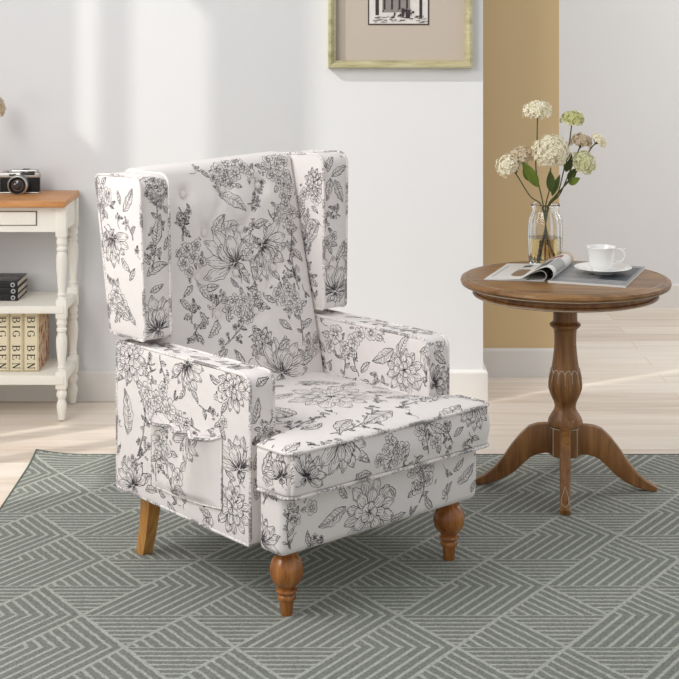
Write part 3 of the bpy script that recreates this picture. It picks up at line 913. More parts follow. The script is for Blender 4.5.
# ------------------------------------------------------------------ side table
TX, TY = .6765, 4.828
table = thing('pedestal_table', 'round brown wooden pedestal table with worn edges, standing on the rug', 'table', (TX, TY, RT), math.radians(-8))
TT = .632 - RT          # top height above its own base
def make_table():
    b = MB()
    b.lathe([(.02,TT-.030),(.262,TT-.030),(.296,TT-.027),(.308,TT-.021),(.3132,TT-.013),(.3115,TT-.006),(.304,TT-.0015),(.296,TT-.0005),(.2935,TT-.003),(.2905,TT-.003),(.288,TT),(.15,TT),(.004,TT)], 96)
    top = b.build('tabletop', M_TABTOP, table)
    e = MB()
    for r, z, t in ((.2922, TT - .0024, .0015), (.3132 - .004, TT - .021, .0010)):
        e.tube([(r * math.cos(2*PI*k/96), r * math.sin(2*PI*k/96), z) for k in range(96)], t, 6, closed=True)
    e.build('worn_rim_line', M_CHIP, top)
    b = MB()
    b.lathe([(.05,TT-.03),(.05,TT-.05),(.05,TT-.056),(.252,TT-.056),(.271,TT-.055),(.275,TT-.050),(.274,TT-.046),(.268,TT-.043),(.268,TT-.0295),(.05,TT-.0295)], 96, cap=False)
    ap = b.build('table_apron', M_TAB, table)
    e = MB(); e.tube([(.2752 * math.cos(2*PI*k/96), .2752 * math.sin(2*PI*k/96), TT - .0515) for k in range(96)], .0019, 6, closed=True)
    e.build('worn_edge_line', M_CHIP, ap)
    b = MB()
    prof = [(.045,TT-.05),(.036,TT-.058),(.036,.515),(.0365,.500),(.040,.496),(.0465,.491),(.0465,.486),(.040,.480),(.0345,.474),(.033,.455),(.033,.435),(.0345,.410),(.038,.380),(.040,.366),(.0415,.358),
            (.0435,.352),(.047,.335),(.050,.312),(.0495,.300),(.046,.286),(.041,.272),(.034,.258),(.0315,.245),(.033,.236),(.037,.229),(.043,.220),(.049,.210),(.052,.200),(.0525,.190),(.049,.186)]
    prof = [(r, z - RT) for r, z in prof][::-1]
    def rib(a, z):
        z += RT
        if .275 < z < .352: 
            w = math.sin(PI * (z - .275) / .077)
            return 1 + .09 * w * (abs(math.sin(a * 7)) ** .6 - .6)
        return 1
    P2 = []
    for (r0, z0), (r1, z1) in zip(prof[:-1], prof[1:]):
        for k in range(4): P2.append((r0 + (r1-r0)*k/4, z0 + (z1-z0)*k/4))
    P2.append(prof[-1])
    b.lathe(P2, 112, rib=rib)
    colm = b.build('column', M_TAB, table)
    e = MB()
    for k in range(14):
        a0 = 2 * PI * (k - .5) / 14 + PI / 14
        pts = []
        for i in range(9):
            u = i / 8; a = a0 + (u - .5) * 2 * PI / 14; z = .345 + .013 * math.sin(PI * u) ** .6
            r = .0455 - (z - .345) * .22
            pts.append((r * math.cos(a), r * math.sin(a), z - RT))
        e.tube(pts, .0016, 5)
        a = a0 + PI / 14
        pts = [((.0462 + .0042 * math.sin(PI*u)) * math.cos(a), (.0462 + .0042 * math.sin(PI*u)) * math.sin(a), .345 - .05 * u - RT) for u in (0, .2, .4, .6, .8)]
        e.tube(pts, [.001, .0009, .0008, .0006, .0004], 5)
    e.build('carved_petals', M_CHIP, colm)
    b = MB(); b.lathe([(.03,.098-RT),(.046,.098-RT),(.0495,.102-RT),(.0495,.183-RT),(.046,.187-RT),(.03,.187-RT)], 8); 
    hub = b.build('hub', M_TAB, table, smooth=20)
    e = MB()
    for k in range(8):
        a = 2 * PI * k / 8
        e.tube([(.0497*math.cos(a), .0497*math.sin(a), .102-RT), (.0497*math.cos(a), .0497*math.sin(a), .183-RT)], .0017, 5)
    e.tube([(.0497*math.cos(2*PI*k/8), .0497*math.sin(2*PI*k/8), .1835-RT) for k in range(8)], .0021, 5, closed=True)
    e.build('worn_edge_line', M_CHIP, hub)
    up = [(.040,.190),(.060,.1915),(.085,.189),(.108,.181),(.134,.157),(.161,.123),(.187,.085),(.214,.052),(.240,.031),(.262,.020),(.270,.0145)]
    lo = [(.040,.104),(.060,.105),(.085,.100),(.103,.091),(.121,.074),(.1475,.048),(.175,.029),(.205,.013),(.235,.004),(.258,.0),(.268,.0)]
    for q in range(4):
        b = MB(); rings = []
        an = -PI / 2 + q * PI / 2; c, s_ = math.cos(an), math.sin(an)
        for (ru, zu), (rl, zl) in zip(up, lo):
            w = .0175 - .003 * (ru / .27); bb = .004; ring = []
            for (dw, t) in ((-w, .12), (-w + bb, 0), (w - bb, 0), (w, .12), (w, .88), (w - bb, 1), (-w + bb, 1), (-w, .88)):
                r = rl + (ru - rl) * t; z = zl + (zu - zl) * t
                ring.append((r * c - dw * s_, r * s_ + dw * c, max(0, z - RT * (1 if z > .02 else z / .02))))
            rings.append(ring)
        n = 8; vs = [p for r in rings for p in r]
        fs = [(k*n+i, k*n+(i+1) % n, (k+1)*n+(i+1) % n, (k+1)*n+i) for k in range(len(rings)-1) for i in range(n)]
        fs += [tuple(range(n-1, -1, -1)), tuple((len(rings)-1)*n+i for i in range(n))]
        b.add(vs, fs); lg = b.build('leg', M_TAB, table, smooth=30)
        # carved leaf on the toe
        e = MB()
        for sg in (-1, 1):
            pts = []
            for i in range(9):
                u = i / 8; rr = .204 + .056 * u; zz = float(np.interp(rr, [p[0] for p in up], [p[1] for p in up])) - RT + .0006
                dw = sg * .0105 * math.sin(PI * (1 - u) ** .7) * (1 if u > 0 else 1)
                pts.append((rr * c - dw * s_, rr * s_ + dw * c, zz))
            e.tube(pts, .0010, 5)
        e.build('carved_leaf', M_CHIP, lg)
make_table()
TZ = .632

# ------------------------------------------------------------------ glass vase and hydrangeas
VX, VY = .644, 5.037
def glass(name, c, rough=0.0, ior=1.45):
    t = NT(name); v = t.coord(); f = t.noise(v, 20, 2)
    t.base(t.mix(f, c, tuple(min(1, x * 1.02) for x in c[:3]) + (1,)), rough, .5)
    t.b.inputs['Transmission Weight'].default_value = 1; t.b.inputs['IOR'].default_value = ior
    return t.m
M_GLASS = glass('ribbed_clear_glass', (.97, .98, .97, 1), .02, 1.42)
M_WATER = glass('reflection_tinted_water', (.80, .60, .27, 1), 0, 1.33)  # amber colour stands in for table and tan wall refracted in the water
vase = thing('glass_vase', 'ribbed clear glass vase holding hydrangeas on the pedestal table', 'vase', (VX, VY, TZ + .0005), 0)
def make_vase():
    b = MB(); rib = lambda a, z: 1 + (.035 * math.cos(a * 14) if .012 < z < .16 else 0)
    outer = [(.036,0),(.046,.001),(.0495,.006),(.0505,.014),(.052,.05),(.0535,.09),(.053,.125),(.050,.145),(.044,.159),(.040,.168),(.0395,.174),(.0425,.180),(.0455,.186),(.0455,.190),(.0435,.1915)]
    inner = [(.0415,.190),(.0395,.182),(.0370,.174),(.0375,.168),(.041,.159),(.047,.145),(.050,.125),(.0505,.09),(.049,.05),(.0475,.018),(.044,.011),(.02,.010),(.001,.010)]
    b.lathe(outer + inner, 108, rib=rib, cap=True)
    b.build('vase_body', M_GLASS, vase, smooth=40)
    w = MB(); w.lathe([(.001,.0106),(.04,.0108),(.0465,.018),(.0483,.05),(.0495,.086),(.001,.086)], 72); o = w.build('water', M_WATER, vase); o['label'] = 'water in the lower half, reflected table and wall painted in as amber'
make_vase()
M_STEM = plain('flower_stem', rgb(84, 88, 52), .6, .3)
M_LEAF = plain('flower_leaf', rgb(126, 150, 56), .5, .4, 0, .45, 40)
M_LEAFD = plain('flower_leaf_dark', rgb(78, 96, 42), .5, .4, 0, .4, 40)
def petal_mat(name, a, b):
    t = NT(name); f = t.noise(t.coord(), 60, 3)
    t.b.inputs['Subsurface Weight'].default_value = .15; t.b.inputs['Subsurface Radius'].default_value = (.01, .01, .005)
    return t.base(t.mix(f, a, b), .7, .2)
M_P1 = petal_mat('cream_petals', rgb(232, 222, 190), rgb(250, 245, 226))
M_P2 = petal_mat('green_petals', rgb(186, 188, 120), rgb(226, 222, 170))
M_P3 = petal_mat('beige_petals', rgb(196, 176, 146), rgb(226, 212, 186))
M_P4 = petal_mat('green_cream_petals', rgb(206, 206, 148), rgb(240, 236, 204))
def bloom(mb, c, r, squash, n, seed, axis=(0, 0, 1), size=.3, low=-.35):
    R = random.Random(seed); ax = Vector(axis).normalized(); q = Vector((0, 0, 1)).rotation_difference(ax)
    ga = PI * (3 - math.sqrt(5))
    core = MB(); core.lathe([(max(.0004, r * .78 * math.sin(a)), -r * .78 * squash * math.cos(a)) for a in [math.acos(-low) + (PI - math.acos(-low)) * k / 7 for k in range(8)]], 14)
    mb.add([c + q @ Vector(v) for v in core.v], core.f)
    for i in range(n):
        z = 1 - (1 - low) * (i + .5) / n; rr = math.sqrt(max(0, 1 - z * z)); a = ga * i + R.uniform(-.2, .2)
        d = Vector((rr * math.cos(a), rr * math.sin(a), z)); k = R.uniform(.86, 1.06)
        p = c + q @ Vector((d.x * r * k, d.y * r * k, d.z * r * squash * k))
        nn = (q @ d + Vector((R.uniform(-.3, .3), R.uniform(-.3, .3), R.uniform(-.3, .3)))).normalized()
        u = nn.orthogonal().normalized(); w = nn.cross(u); a0 = R.random() * 6
        s = r * size * R.uniform(.75, 1.15)
        for j in range(4):
            b = a0 + j * PI / 2
            t = u * math.cos(b) + w * math.sin(b); l = u * -math.sin(b) + w * math.cos(b)
            lift = R.uniform(.05, .35)
            tip = p + t * s + nn * s * lift
            mb.add([p, p + t * s * .55 + l * s * .42 + nn * s * (.25 + lift * .3), tip, p + t * s * .55 - l * s * .42 + nn * s * (.2 + lift * .3), p + t * s * .5 + nn * s * .05],
                   [(0, 1, 4), (1, 2, 4), (2, 3, 4), (3, 0, 4)])
def leaf_mesh(mb, p, q, wid, droop=.1):
    p = Vector(p); q = Vector(q); d = q - p; s = d.cross(Vector((0, -1, .25))).normalized(); n = s.cross(d).normalized()
    vs = []; fs = []; N = 10
    for i in range(N + 1):
        t = i / N; c = p + d * t - Vector((0, 0, 1)) * d.length * droop * t * t
        w = wid * math.sin(PI * min(1, t ** .8 * .98 + .01)) ** .9
        for k in (-1, -.5, 0, .5, 1): vs.append(c + s * w * k + n * w * .3 * abs(k))
    for i in range(N):
        for k in range(4): fs.append((i*5+k, i*5+k+1, i*5+k+6, i*5+k+5))
    n0 = len(vs); vs += [v - n * .0012 for v in vs]
    fs += [tuple(j + n0 for j in f[::-1]) for f in fs]
    mb.add(vs, fs)
def at(px, py, D): return Vector(((px - 339.5) / F * D, D, H - (py - YH) / F * D))
GRP = 'hydrangea stems in the glass vase'
def hydrangea(label, blooms, path, foot, leaves=(), seed=1):
    """blooms: (centre, radius, squash, count, material, axis, size); path: extra stem points"""
    base = Vector((VX, VY, TZ + .014)) + Vector(foot)
    t = thing('hydrangea_stem', label, 'flower', base, 0, GRP)
    mouth = Vector((VX, VY, TZ + .185)) + Vector((foot[0] * -.55, foot[1] * -.5, 0))
    for i, (c, r, sq, n, m, ax, size) in enumerate(blooms):
        b = MB(); bloom(b, c - base, r, sq, n, seed + i, ax, size); b.build('bloom', m, t, smooth=0)
        pts = [Vector((0, 0, 0)), (mouth - base) * .5, mouth - base] + [p - base for p in path] + [c - base - Vector(ax).normalized() * r * .1]
        if i: pts = [path[-1] - base if path else mouth - base, (c - base) - Vector(ax).normalized() * r * .1]
        # smooth the path
        P = []
        for k in range(len(pts) - 1):
            p0 = pts[max(0, k-1)]; p1 = pts[k]; p2 = pts[k+1]; p3 = pts[min(len(pts)-1, k+2)]
            for s in range(6):
                u = s / 6
                P.append(.5 * ((2*p1) + (p2-p0)*u + (2*p0-5*p1+4*p2-p3)*u*u + (3*p1-p0-3*p2+p3)*u**3))
        P.append(pts[-1])
        s_ = MB(); s_.tube(P, .0021, 7)
        # little spokes under the umbel
        top = pts[-1]
        R = random.Random(seed)
        for k in range(9):
            a = 2 * PI * k / 9; e = c - base + Vector((math.cos(a) * r * .6, math.sin(a) * r * .6, r * sq * .2))
            s_.tube([top - Vector(ax).normalized() * r * .45, e], .0009, 4)
        s_.build('stem', M_STEM, t)
    for p, q, w, m in leaves:
        b = MB(); leaf_mesh(b, p - base, q - base, w); b.build('leaf', m, t)
D = VY
hydrangea('cream hydrangea head rising highest, left of centre above the vase', [(at(537.4, 111, D), .043, .62, 80, M_P1, (-.1, -.2, 1), .26)], [at(537, 140, D), at(536, 170, D)][::-1], (.012, .004, 0), [(at(538, 187, D), at(522, 158, D - .03), .017, M_LEAF)], 1)
hydrangea('small greenish hydrangea head upright, highest on the right side', [(at(572.2, 119.5, D + .02), .036, .66, 66, M_P2, (.1, -.1, 1), .27)], [at(557, 196, D), at(566, 160, D + .01), at(570, 138, D + .02)], (-.014, -.006, 0), [(at(566, 172, D), at(571, 150, D - .02), .014, M_LEAFD)], 2)
hydrangea('largest cream-white hydrangea head, round and dense in the centre', [(at(550.8, 152, D - .045), .056, .86, 260, M_P1, (-.05, -.6, .9), .155)], [at(550, 185, D - .03)], (.0, .012, 0), [(at(551, 192, D - .03), at(550, 168, D - .05), .014, M_LEAFD), (at(552, 196, D - .02), at(560, 172, D - .05), .010, M_LEAFD)], 3)
hydrangea('double cream hydrangea head leaning out furthest left', [(at(507.5, 166, D), .036, .85, 62, M_P1, (-.6, -.5, .8), .28), (at(521, 158, D + .02), .040, .8, 62, M_P3, (-.3, -.2, 1), .27)], [at(530, 196, D), at(516, 174, D)], (.022, -.004, 0), [(at(531, 181, D), at(524, 161, D - .03), .018, M_LEAF)], 5)
hydrangea('beige hydrangea head tucked behind the greenish ones on the right', [(at(581.5, 142.5, D + .04), .034, .75, 62, M_P3, (.2, 0, 1), .27)], [at(560, 194, D), at(572, 166, D + .03)], (-.02, .01, 0), [(at(568, 180, D), at(577, 166, D - .02), .012, M_LEAFD)], 7)
hydrangea('small white hydrangea head reaching furthest right', [(at(598.5, 141, D + .02), .026, .7, 46, M_P1, (.7, 0, .8), .28)], [at(558, 194, D), at(580, 165, D + .01), at(592, 147, D + .02)], (-.022, -.008, 0), [], 9)
hydrangea('greenish cream hydrangea head, lowest on the right', [(at(583.4, 163, D - .03), .038, .85, 84, M_P4, (.5, -.5, .7), .25)], [at(556, 195, D - .01), at(570, 180, D - .02)], (-.012, .018, 0), [(at(569, 184, D), at(580, 176, D - .05), .012, M_LEAF)], 11)

# ------------------------------------------------------------------ magazines, cup and saucer
M_PAPER = plain('magazine_paper', rgb(226, 224, 220), .45, .4, 0, .03)
M_PRINT1 = plain('print_slate', rgb(84, 88, 96), .4, .4, 0, .5, 70)
M_PRINT2 = plain('print_brown', rgb(150, 122, 100), .4, .4, 0, .4, 60)
M_PRINT3 = plain('print_red', rgb(158, 84, 66), .4, .4, 0, .3, 60)
M_PRINT4 = plain('print_grey', rgb(168, 166, 164), .4, .4, 0, .2, 60)
M_PRINT5 = plain('print_sand', rgb(206, 178, 146), .4, .4, 0, .2, 60)
M_PRINT6 = plain('print_cool_grey', rgb(140, 142, 146), .35, .5, 0, .3, 40)
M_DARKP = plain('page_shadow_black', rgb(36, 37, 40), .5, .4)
def flat_magazine():
    A = Vector((.612, 4.722)); B = Vector((.824, 4.638)); C_ = Vector((.9425, 4.965)); Dd = A + (C_ - B)
    cen = (A + B + C_ + Dd) / 4; th = .0065
    u = (B - A); v = (Dd - A)
    b = MB(); nu, nv = 24, 32
    P = lambda i, j, z: (*(A + u * i / nu + v * j / nv - cen), z)
    vs = [P(i, j, th) for j in range(nv + 1) for i in range(nu + 1)]
    b.add(vs + [P(0,0,0), P(nu,0,0), P(nu,nv,0), P(0,nv,0)], [])
    R = random.Random(4)
    for j in range(nv):
        for i in range(nu):
            mi = 0
            if 2 <= i < 22 and 3 <= j < 7: mi = 2 if (i * 7 + j * 3) % 5 else 0
            if 14 <= i < 23 and 7 <= j < 29: mi = 1
            if 3 <= i < 13 and 10 <= j < 28: mi = 2
            b.f.append(tuple(j2 * (nu + 1) + i2 for i2, j2 in ((i, j), (i+1, j), (i+1, j+1), (i, j+1)))); b.m.append(mi)
    n = (nu + 1) * (nv + 1); t = [0, nu, n - 1, n - 1 - nu]
    for k in range(4):
        b.f.append((n + k, n + (k+1) % 4, t[(k+1) % 4], t[k])); b.m.append(3)
    b.f.append((n + 3, n + 2, n + 1, n)); b.m.append(0)
    o = b.build('magazine', [M_PRINT6, M_PRINT1, M_PRINT4, M_PAPER], loc=(cen.x, cen.y, TZ + .0004), smooth=0)
    tag(o, 'closed grey magazine lying flat under the saucer', 'magazine', 'magazines on the pedestal table')
    # tilt-free, the cover curls nowhere
    return th
MAGT = flat_magazine()
def open_magazine():
    # cross-section across the pages (s: metres along the front edge, z: height), swept along the spine
    A = Vector((.427, 4.770)); U = Vector((.186, -.033)).normalized(); V = Vector((.099, .28)); 
    cen = A + U * .1 + V * .5
    t = thing('open_magazine', 'open magazine with its right-hand pages curled over, beside the saucer', 'magazine', (cen.x, cen.y, TZ + .0004), 0, 'magazines on the pedestal table')
    def sweep(name, prof, mats, colour, th=.0012, s0=0, s1=1):
        b = MB(); nv = 30; n = len(prof)
        for lay in (0, 1):
            for j in range(nv + 1):
                w = s0 + (s1 - s0) * j / nv
                for i, (s, z) in enumerate(prof):
                    a = prof[max(0, i-1)]; c = prof[min(n-1, i+1)]; tx, tz = c[0]-a[0], c[1]-a[1]; l = math.hypot(tx, tz)
                    o = th if lay else 0
                    q = A + U * (s - tz / l * o) + V * w - cen
                    b.v.append((q.x, q.y, (z + tx / l * o)))
        m = (nv + 1) * n
        for j in range(nv):
            for i in range(n - 1):
                k = j * n + i
                b.f.append((m+k, m+k+1, m+k+n+1, m+k+n)); b.m.append(colour(i / (n - 1), j / nv))
                b.f.append((k, k+n, k+n+1, k+1)); b.m.append(0)
        for i in range(n - 1):
            b.f.append((i, i+1, m+i+1, m+i)); b.m.append(0); k = nv * n + i
            b.f.append((k+1, k, m+k, m+k+1)); b.m.append(0)
        for j in range(nv):
            k = j * n; b.f.append((k+n, k, m+k, m+k+n)); b.m.append(0); k += n - 1
            b.f.append((k, k+n, m+k+n, m+k)); b.m.append(0)
        return b.build(name, mats, t, smooth=40)
    MATS = [M_PAPER, M_PRINT1, M_PRINT2, M_PRINT3, M_PRINT4, M_PRINT5, M_DARKP]
    def resamp(P, n):
        P = np.array(P); d = np.r_[0, np.cumsum(np.hypot(*np.diff(P, axis=0).T))]; q = np.linspace(0, d[-1], n)
        return list(zip(np.interp(q, d, P[:, 0]), np.interp(q, d, P[:, 1])))
    def arc(c, r, a0, a1, n=14): return [(c[0] + r * math.cos(a0 + (a1 - a0) * i / n), c[1] + r * math.sin(a0 + (a1 - a0) * i / n)) for i in range(n + 1)]
    # left-hand pages, flat, with picture and text
    left = resamp([(0, 0), (.06, .0015), (.10, .004), (.125, .0045)], 30)
    def cl(u, v):
        if .45 < u < .92 and .12 < v < .62: return 2 if (u - .68) ** 2 / .05 + (v - .37) ** 2 / .05 < 1 else 4 if v > .3 and u < .6 else 0
        if .5 < u < .72 and .7 < v < .86: return 1
        if .8 < u < .92 and .7 < v < .84: return 1
        if .10 < u < .13 and .1 < v < .85: return 4
        return 0
    sweep('left_page', left, MATS, cl, .0022)
    # pages under the curl
    roll = [(.105, .004), (.122, .013), (.142, .026), (.165, .0375)] + arc((.184, .0225), .0205, 1.8, -1.5, 18)
    roll = resamp(roll, 44)
    def cr(u, v):
        if v < .03: return 0
        if v > .86: return 5
        if .30 < u < .55 and .08 < v < .5: return 1
        if .56 < u < .8 and .12 < v < .55: return 4
        if .33 < u < .62 and .58 < v < .74: return 3
        if .2 < u < .28 and .1 < v < .7: return 2
        return 0
    sweep('curled_page', roll, MATS, cr, .0014)
    inner = resamp([(s * .90 + .012, z * .78) for s, z in [(.095, .004), (.112, .010), (.132, .023), (.155, .034)] + arc((.172, .022), .018, 1.75, -1.2, 12)], 36)
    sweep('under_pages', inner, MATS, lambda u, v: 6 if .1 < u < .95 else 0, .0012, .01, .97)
    sweep('back_cover', resamp([(.0, -.0002), (.12, .0002), (.178, .0004)], 12), MATS, lambda u, v: 0, .0012, .0, .98)
open_magazine()
SX, SY = .7926, 4.845
def make_cup():
    z0 = TZ + MAGT + .0006
    b = MB()
    b.lathe([(.030,.0),(.031,.003),(.040,.0045),(.060,.009),(.078,.0155),(.0855,.0185),(.0862,.0198),(.0850,.0206),(.077,.0182),(.060,.0118),(.042,.0075),(.033,.0062),(.030,.0075),(.002,.0070)], 72)
    o = b.build('saucer', M_WHITE, loc=(SX, SY, z0)); tag(o, 'white porcelain saucer on the closed magazine, under the cup', 'saucer')
    z1 = z0 + .0078
    c = thing('tea_cup', 'white porcelain cup standing on the saucer', 'cup', (SX - .006, SY, z1), 0)
    b = MB(); b.lathe([(.024,0),(.026,.0015),(.0265,.005),(.0300,.009),(.0345,.016),(.0365,.026),(.0375,.040),(.0395,.056),(.0425,.066),(.0445,.0715),(.0440,.0728),(.0428,.0722),(.0405,.066),(.0375,.056),(.0352,.040),(.034,.027),(.031,.016),(.024,.0085),(.001,.0075)], 64)
    b.build('cup_body', M_WHITE, c)
    b = MB(); pts = []
    for k in range(25):
        u = k / 24; a = 2.05 - u * 4.3
        x = .0535 + .0165 * math.cos(a) * (1.0 if a > 0 else 1.05); z = .047 + .0185 * math.sin(a)
        if a < -1.2: x -= (-1.2 - a) * .006
        pts.append((x, -.006, z))
    pts = [(.0400, -.004, .061)] + pts + [(.0368, -.003, .027)]
    b.tube(pts, .0032, 10)
    b.tube([(.066, -.006, .064), (.071, -.006, .0665), (.074, -.006, .0655)], [.0028, .0026, .0012], 8)
    b.build('handle', M_WHITE, c)
make_cup()

# ------------------------------------------------------------------ console table
CR, CL = -.966, -1.84
console = thing('console_table', 'cream painted console table with oak top and turned legs by the wall', 'console table', ((CR + CL) / 2, 5.71, 0), 0)
OX, OY = (CR + CL) / 2, 5.71
def part(name, b, m, parent=console, **k):
    b.v = [(x - OX, y - OY, z) for x, y, z in b.v]; return b.build(name, m, parent, **k)
b = MB(); b.soft(CL - .035, -.947, 5.55, 5.87, .744, .766, .004, (2, 2, 2), 2); part('tabletop', b, M_OAK)
b = MB()
b.box(CL, CR, 5.588, 5.60, .655, .744); b.box(CL, CR, 5.84, 5.852, .655, .744); b.box(CR - .006, CR + .010, 5.59, 5.85, .655, .744); b.box(CL - .010, CL + .006, 5.59, 5.85, .655, .744)
part('frame_apron', b, M_CREAM, smooth=0)
for x0, x1 in ((-1.48, -1.052), (-1.80, -1.50)):
    g = MB(); g.box(x0 - .003, x1 + .003, 5.5868, 5.5885, .677, .728); 
    d = MB(); d.soft(x0, x1, 5.580, 5.5878, .680, .725, .0025, (2, 1, 1), 2); o = part('drawer', d, M_CREAM)
    o2 = part('drawer_gap', g, M_GAP, o, smooth=0)
    k = MB(); kx = (x0 + x1) / 2; k.v = []; m = MB(); m.lathe([(.004,0),(.005,.004),(.010,.012),(.0095,.018),(.005,.021)], 20)
    k.add([(kx + v[0], 5.580 - v[2], .7025 + v[1]) for v in m.v], [f[::-1] for f in m.f]); part('knob', k, M_GAP, o)
def shelf(z0, z1):
    b = MB(); b.soft(CL - .012, CR + .012, 5.578, 5.862, z0, z1, .003, (2, 2, 1), 2); part('shelf', b, M_CREAM)
shelf(.373, .399); shelf(.126, .159)
up_prof = [(.0165,.421),(.0165,.425),(.0125,.428),(.0125,.432),(.0165,.436),(.0135,.441),(.0125,.450),(.0150,.480),(.0185,.525),(.0200,.556),(.0190,.572),(.0150,.582),(.0135,.586),(.0175,.590),(.0185,.596),(.0165,.602),(.0140,.605),(.0185,.612),(.0195,.618),(.0175,.626),(.0165,.637)]
mid_prof = [(.0165,.170),(.0165,.174),(.0130,.178),(.0150,.182),(.0120,.190),(.0150,.215),(.0185,.250),(.0195,.276),(.0180,.290),(.0140,.300),(.0135,.305),(.0180,.310),(.0185,.318),(.0150,.322),(.0150,.328),(.0185,.334),(.0185,.340),(.0165,.346),(.0165,.354)]
foot_prof = [(.0095,.0),(.0125,.003),(.0120,.010),(.0150,.026),(.0178,.046),(.0165,.060),(.0120,.070),(.0120,.074),(.0175,.083),(.0185,.092),(.0160,.101),(.0130,.105),(.0165,.110)]
for x in (CR, CL):
    for y in (5.60, 5.836):
        b = MB(); c = (x, y, 0)
        for pr in (up_prof, mid_prof, foot_prof): b.lathe(pr, 24, c)
        for z0, z1 in ((.110, .170), (.354, .421), (.637, .744)): b.soft(x - .0185, x + .0185, y - .0185, y + .0185, z0, z1, .002, (1, 1, 1), 1)
        part('leg', b, M_CREAM)

# books on the lower shelf
M_SPINE = plain('gold_cream_book_spine', rgb(230, 219, 190), .55, .3, 0, .16, 12)
M_GOLD = plain('dull_gold_cover_edge', rgb(170, 140, 70), .5, .4, 0, .25, 60)
M_BLACK = plain('black_cover', rgb(26, 26, 28), .4, .4)
M_LETTER = plain('dark_brown_lettering', rgb(44, 34, 26), .6, .3)
def cover_mat():
    t = NT('flowered_book_cover'); v = t.coord()
    f = t.noise(v, 24, 3, .6); g = t.noise(v, 40, 2)
    c = t.ramp(f, [(.36, rgb(150, 116, 82)), (.48, rgb(212, 194, 160)), (.56, rgb(190, 140, 110)), (.62, rgb(142, 52, 46))])
    return t.base(t.mix(t.math('MULTIPLY', t.math('GREATER_THAN', g, .62), .6), c, rgb(120, 120, 84)), .5, .3)
M_COVER = cover_mat()
M_PAGES = plain('cut_book_pages', rgb(214, 204, 184), .8, .2, 0, .1, 200)
GL = {   # letters as thick strokes in a 0..1 box: ('l', x0,y0,x1,y1,w) or ('a', cx,cy,rx,ry,a0,a1,w)
 'B': [('l',.2,0,.2,1,.17),('l',.05,.02,.5,.02,.06),('l',.05,.98,.45,.98,.06),('l',.2,.53,.48,.53,.06),('a',.46,.76,.30,.22,-90,90,.13),('a',.48,.27,.36,.25,-90,90,.14)],
 'I': [('l',.5,0,.5,1,.18),('l',.3,.02,.7,.02,.06),('l',.3,.98,.7,.98,.06)],
 'G': [('a',.52,.5,.42,.47,50,325,.14),('l',.84,.06,.84,.42,.14),('l',.62,.42,.98,.42,.06),('l',.80,.72,.80,.98,.07)],
 'E': [('l',.22,0,.22,1,.17),('l',.06,.02,.86,.02,.07),('l',.06,.98,.82,.98,.07),('l',.22,.51,.62,.51,.06),('l',.86,0,.86,.24,.07),('l',.82,.78,.82,1,.07),('l',.62,.40,.62,.62,.06)],
 'N': [('l',.2,0,.2,1,.08),('l',.82,0,.82,1,.08),('l',.2,1,.80,.02,.17),('l',.06,.02,.36,.02,.06),('l',.02,.98,.24,.98,.06),('l',.66,.98,.98,.98,.06)],
}
def lettering(text, x_at, y, z_top, size, adv, depth=.0006):
    """reads downwards, letter tops towards +x, on a face looking to -y"""
    b = MB(); cur = z_top
    def quad(P):
        b.add([(x_at + py * size, y, cur - px * size * .9) for px, py in P] + [(x_at + py * size, y - depth, cur - px * size * .9) for px, py in P],
              [(4,5,6,7), (0,1,5,4), (1,2,6,5), (2,3,7,6), (3,0,4,7)])
    for ch in text:
        if ch == ' ': cur -= adv * .62; continue
        if ch == 'I': cur += adv * .2
        for g in GL[ch]:
            if g[0] == 'l':
                _, x0, y0, x1, y1, w = g; dx, dy = x1 - x0, y1 - y0; l = math.hypot(dx, dy); nx, ny = -dy / l * w / 2, dx / l * w / 2
                quad([(x0+nx, y0+ny), (x1+nx, y1+ny), (x1-nx, y1-ny), (x0-nx, y0-ny)])
            else:
                _, cx, cy, rx, ry, a0, a1, w = g; n = 12
                for k in range(n):
                    a = math.radians(a0 + (a1-a0)*k/n); c = math.radians(a0 + (a1-a0)*(k+1)/n)
                    o = lambda t, s: (cx + (rx + s * w/2 * abs(math.cos(t)) + s * .02) * math.cos(t), cy + (ry + s * .035) * math.sin(t))
                    quad([o(a, 1), o(c, 1), o(c, -1), o(a, -1)])
        cur -= adv * (.78 if ch == 'I' else 1.0)
    return b
GB = 'books with lettered spines on the lower shelf'
def upright_book(x0, x1, label):
    cx, cy, z0 = (x0 + x1) / 2, 5.735, .1594; w = (x1 - x0) / 2; hh = .206
    t = thing('upright_book', label, 'book', (cx, cy, z0), 0, GB)
    y0, y1 = 5.632 - cy, 5.837 - cy
    b = MB()
    b.soft(-w, -w + .0035, y0 + .003, y1, 0, hh, .001, (1, 2, 2), 1); b.soft(w - .0035, w, y0 + .003, y1, 0, hh, .001, (1, 2, 2), 1)
    b.build('cover_boards', M_COVER, t)
    b = MB(); b.soft(-w, w, y0, y0 + .007, 0, hh, .003, (6, 1, 4), 3); s = b.build('spine', M_SPINE, t)
    b = MB()
    for z in (.004, hh - .012): b.box(-w + .004, w - .004, y0 - .0006, y0 + .001, z, z + .0016)
    for x in (-w + .0035, w - .0045): b.box(x, x + .001, y0 - .0006, y0 + .001, .003, hh - .003)
    b.build('gold_rules', M_GOLD, s, smooth=0)
    for word, zt in (('BIG', hh - .013), ('BEN', hh - .112)):
        o = lettering(word, -.0125, y0 - .0001, zt, .026, .0305).build('lettering', M_LETTER, s, smooth=0); o['label'] = 'dark serif letters reading ' + word + ' downwards'
    b = MB(); b.box(-w + .0036, w - .0036, y0 + .007, y1 - .004, .003, hh - .004); b.build('pages', M_PAGES, t, smooth=0)
upright_book(-1.2025, -1.1555, 'cream BIG BEN book on the lower shelf, cut by the left edge of the photo')
upright_book(-1.154, -1.107, 'cream BIG BEN book in the middle of the lower-shelf row')
